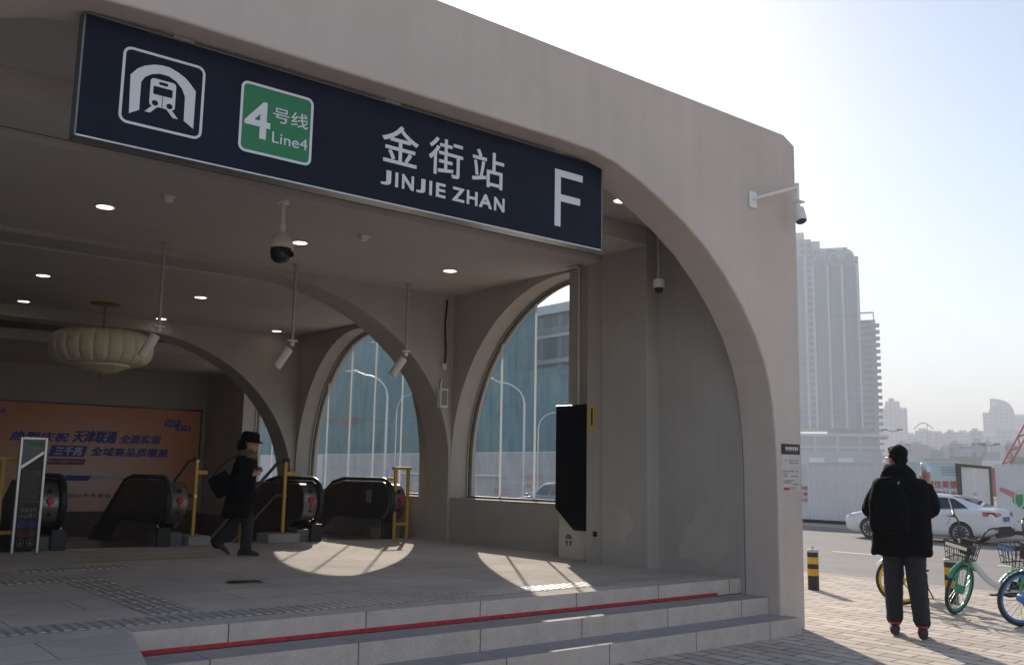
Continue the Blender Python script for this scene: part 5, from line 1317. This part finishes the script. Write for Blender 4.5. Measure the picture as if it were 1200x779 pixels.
while x < 1215:
    wpx = random.uniform(14, 34); far_block('site_shed', 'low shed or container on the far building site behind the hoarding', x, x + wpx, 536 + random.uniform(-3, 5), random.uniform(120, 200), random.choice(['hoard', 'farpale', 'hoardpale', 'concrete']), 'low sheds on the building site'); x += wpx * 1.05
# arched roof on the skyline
a = px_dir(1085, 560); hh = math.hypot(a.x, a.y); ar = rot_thing('arched_canopy', 'thin arched roof canopy on the skyline above the low blocks', 'canopy', (a.x / hh * 690, a.y / hh * 690, -.36), math.degrees(math.atan2(a.x, a.y)))
part('arch', MB().tube([(-6 + 12 * k / 12, 0, 35.5 + 4.2 * math.sin(PI * k / 12)) for k in range(13)], .35, 6), 'steel_dark', ar)
part('post', MB().box(2, 2.5, -.3, .3, .001, 39), 'steel_dark', ar)
# lamp masts over the site
def mast(label, px, py, D):
    a = px_dir(px, 560); hh = math.hypot(a.x, a.y); t_ = px_dir(px, py); z = 1.5 + D * t_.z / math.hypot(t_.x, t_.y)
    t = rot_thing('double_lamp_mast', label, 'street lamp', (a.x / hh * D, a.y / hh * D, -.36), math.degrees(math.atan2(a.x, a.y)))
    part('pole', MB().tube([(0, 0, .001), (0, 0, z)], .12, 8), 'lampmetal', t)
    part('arms', MB().tube([(-1.3, 0, z + .3), (0, 0, z), (1.3, 0, z + .2)], .08, 6), 'steel_dark', t)
    for s in (-1, 1): part('lamp_head', MB().box(s * 1.3 - .5, s * 1.3 + .5, -.2, .2, z + .2, z + .45), 'steel_dark', t)
mast('double-armed lamp mast above the man\'s head', 1048, 503, 190)
mast('double-armed lamp mast left of the red crane boom', 1161, 520, 190)
# crane boom
a = px_dir(1196, 560); hh = math.hypot(a.x, a.y); D = 110
cr = rot_thing('crane', 'red lattice crane boom rising behind the mural hoarding at right edge', 'crane', (a.x / hh * D, a.y / hh * D, -.36), math.degrees(math.atan2(a.x, a.y)))
bm_ = MB(); p0, p1 = Vector((-2.4, 0, 1.4)), Vector((5.2, 0, 15.2)); ax_ = (p1 - p0).normalized(); sd_ = Vector((ax_.z, 0, -ax_.x))
cs = [(sd_ * i * .32 + Vector((0, j * .32, 0))) for i in (-1, 1) for j in (-1, 1)]
for c in cs: bm_.tube([p0 + c, p1 + c], .09, 6)
N = 20
for k in range(N):
    q0 = p0.lerp(p1, k / N); q1 = p0.lerp(p1, (k + 1) / N)
    for i, j in ((0, 1), (2, 3), (0, 2), (1, 3)):
        bm_.tube([q0 + cs[i], q1 + cs[j]] if k % 2 else [q0 + cs[j], q1 + cs[i]], .07, 5)
part('boom', bm_, 'cranered', cr)
part('cab', MB().box(-4.2, -1.4, -1.2, 1.2, .9, 3.2).box(-5.5, -.8, -1.5, 1.5, .3, .899), 'cranered', cr, bevel=.05)

# ------------------------------------------------------------------ air
hz_ = MB().box(-300, 2350, -300, 2350, -1.6, 140)
hm = bpy.data.materials.new('haze'); hm.use_nodes = True; nt = hm.node_tree; nt.nodes.clear()
ho = nt.nodes.new('ShaderNodeOutputMaterial'); hv = nt.nodes.new('ShaderNodeVolumePrincipled')
hv.inputs['Color'].default_value = (.93, .95, 1, 1); hv.inputs['Density'].default_value = .0011; hv.inputs['Anisotropy'].default_value = .0
nt.links.new(hv.outputs[0], ho.inputs['Volume'])
o = part('haze', hz_, hm); o['kind'] = 'stuff'

# ------------------------------------------------------------------ light
EL, AZ = R(26.0), R(34.9)
w = bpy.data.worlds.new('World'); SC.world = w; w.use_nodes = True; nt = w.node_tree
sky = nt.nodes.new('ShaderNodeTexSky'); sky.sky_type = 'NISHITA'; sky.sun_disc = False
sky.sun_elevation = EL; sky.sun_rotation = AZ; sky.air_density = 1.0; sky.dust_density = .75; sky.ozone_density = 2.5
bg = nt.nodes['Background']; bg.inputs[1].default_value = .10
nt.links.new(sky.outputs[0], bg.inputs[0])
sl = bpy.data.lights.new('sun', 'SUN'); sl.energy = 4.0; sl.angle = R(.53); sl.color = (1, .95, .88)
so = bpy.data.objects.new('sun', sl); COL.objects.link(so)
sd = Vector((math.sin(AZ) * math.cos(EL), math.cos(AZ) * math.cos(EL), math.sin(EL)))
so.rotation_euler = sd.to_track_quat('Z', 'Y').to_euler()
so.location = sd * 100
SC.view_settings.view_transform = 'Standard'; SC.view_settings.look = 'None'; SC.view_settings.gamma = 1
SC.view_settings.exposure = .8
SC.view_settings.use_white_balance = True; SC.view_settings.white_balance_temperature = 7150; SC.view_settings.white_balance_tint = 11.5
SC.render.engine = 'CYCLES'
SC.cycles.use_denoising = True
SC.cycles.max_bounces = 8; SC.cycles.diffuse_bounces = 5; SC.cycles.transparent_max_bounces = 12
SC.cycles.volume_bounces = 1
SC.cycles.sample_clamp_indirect = 6
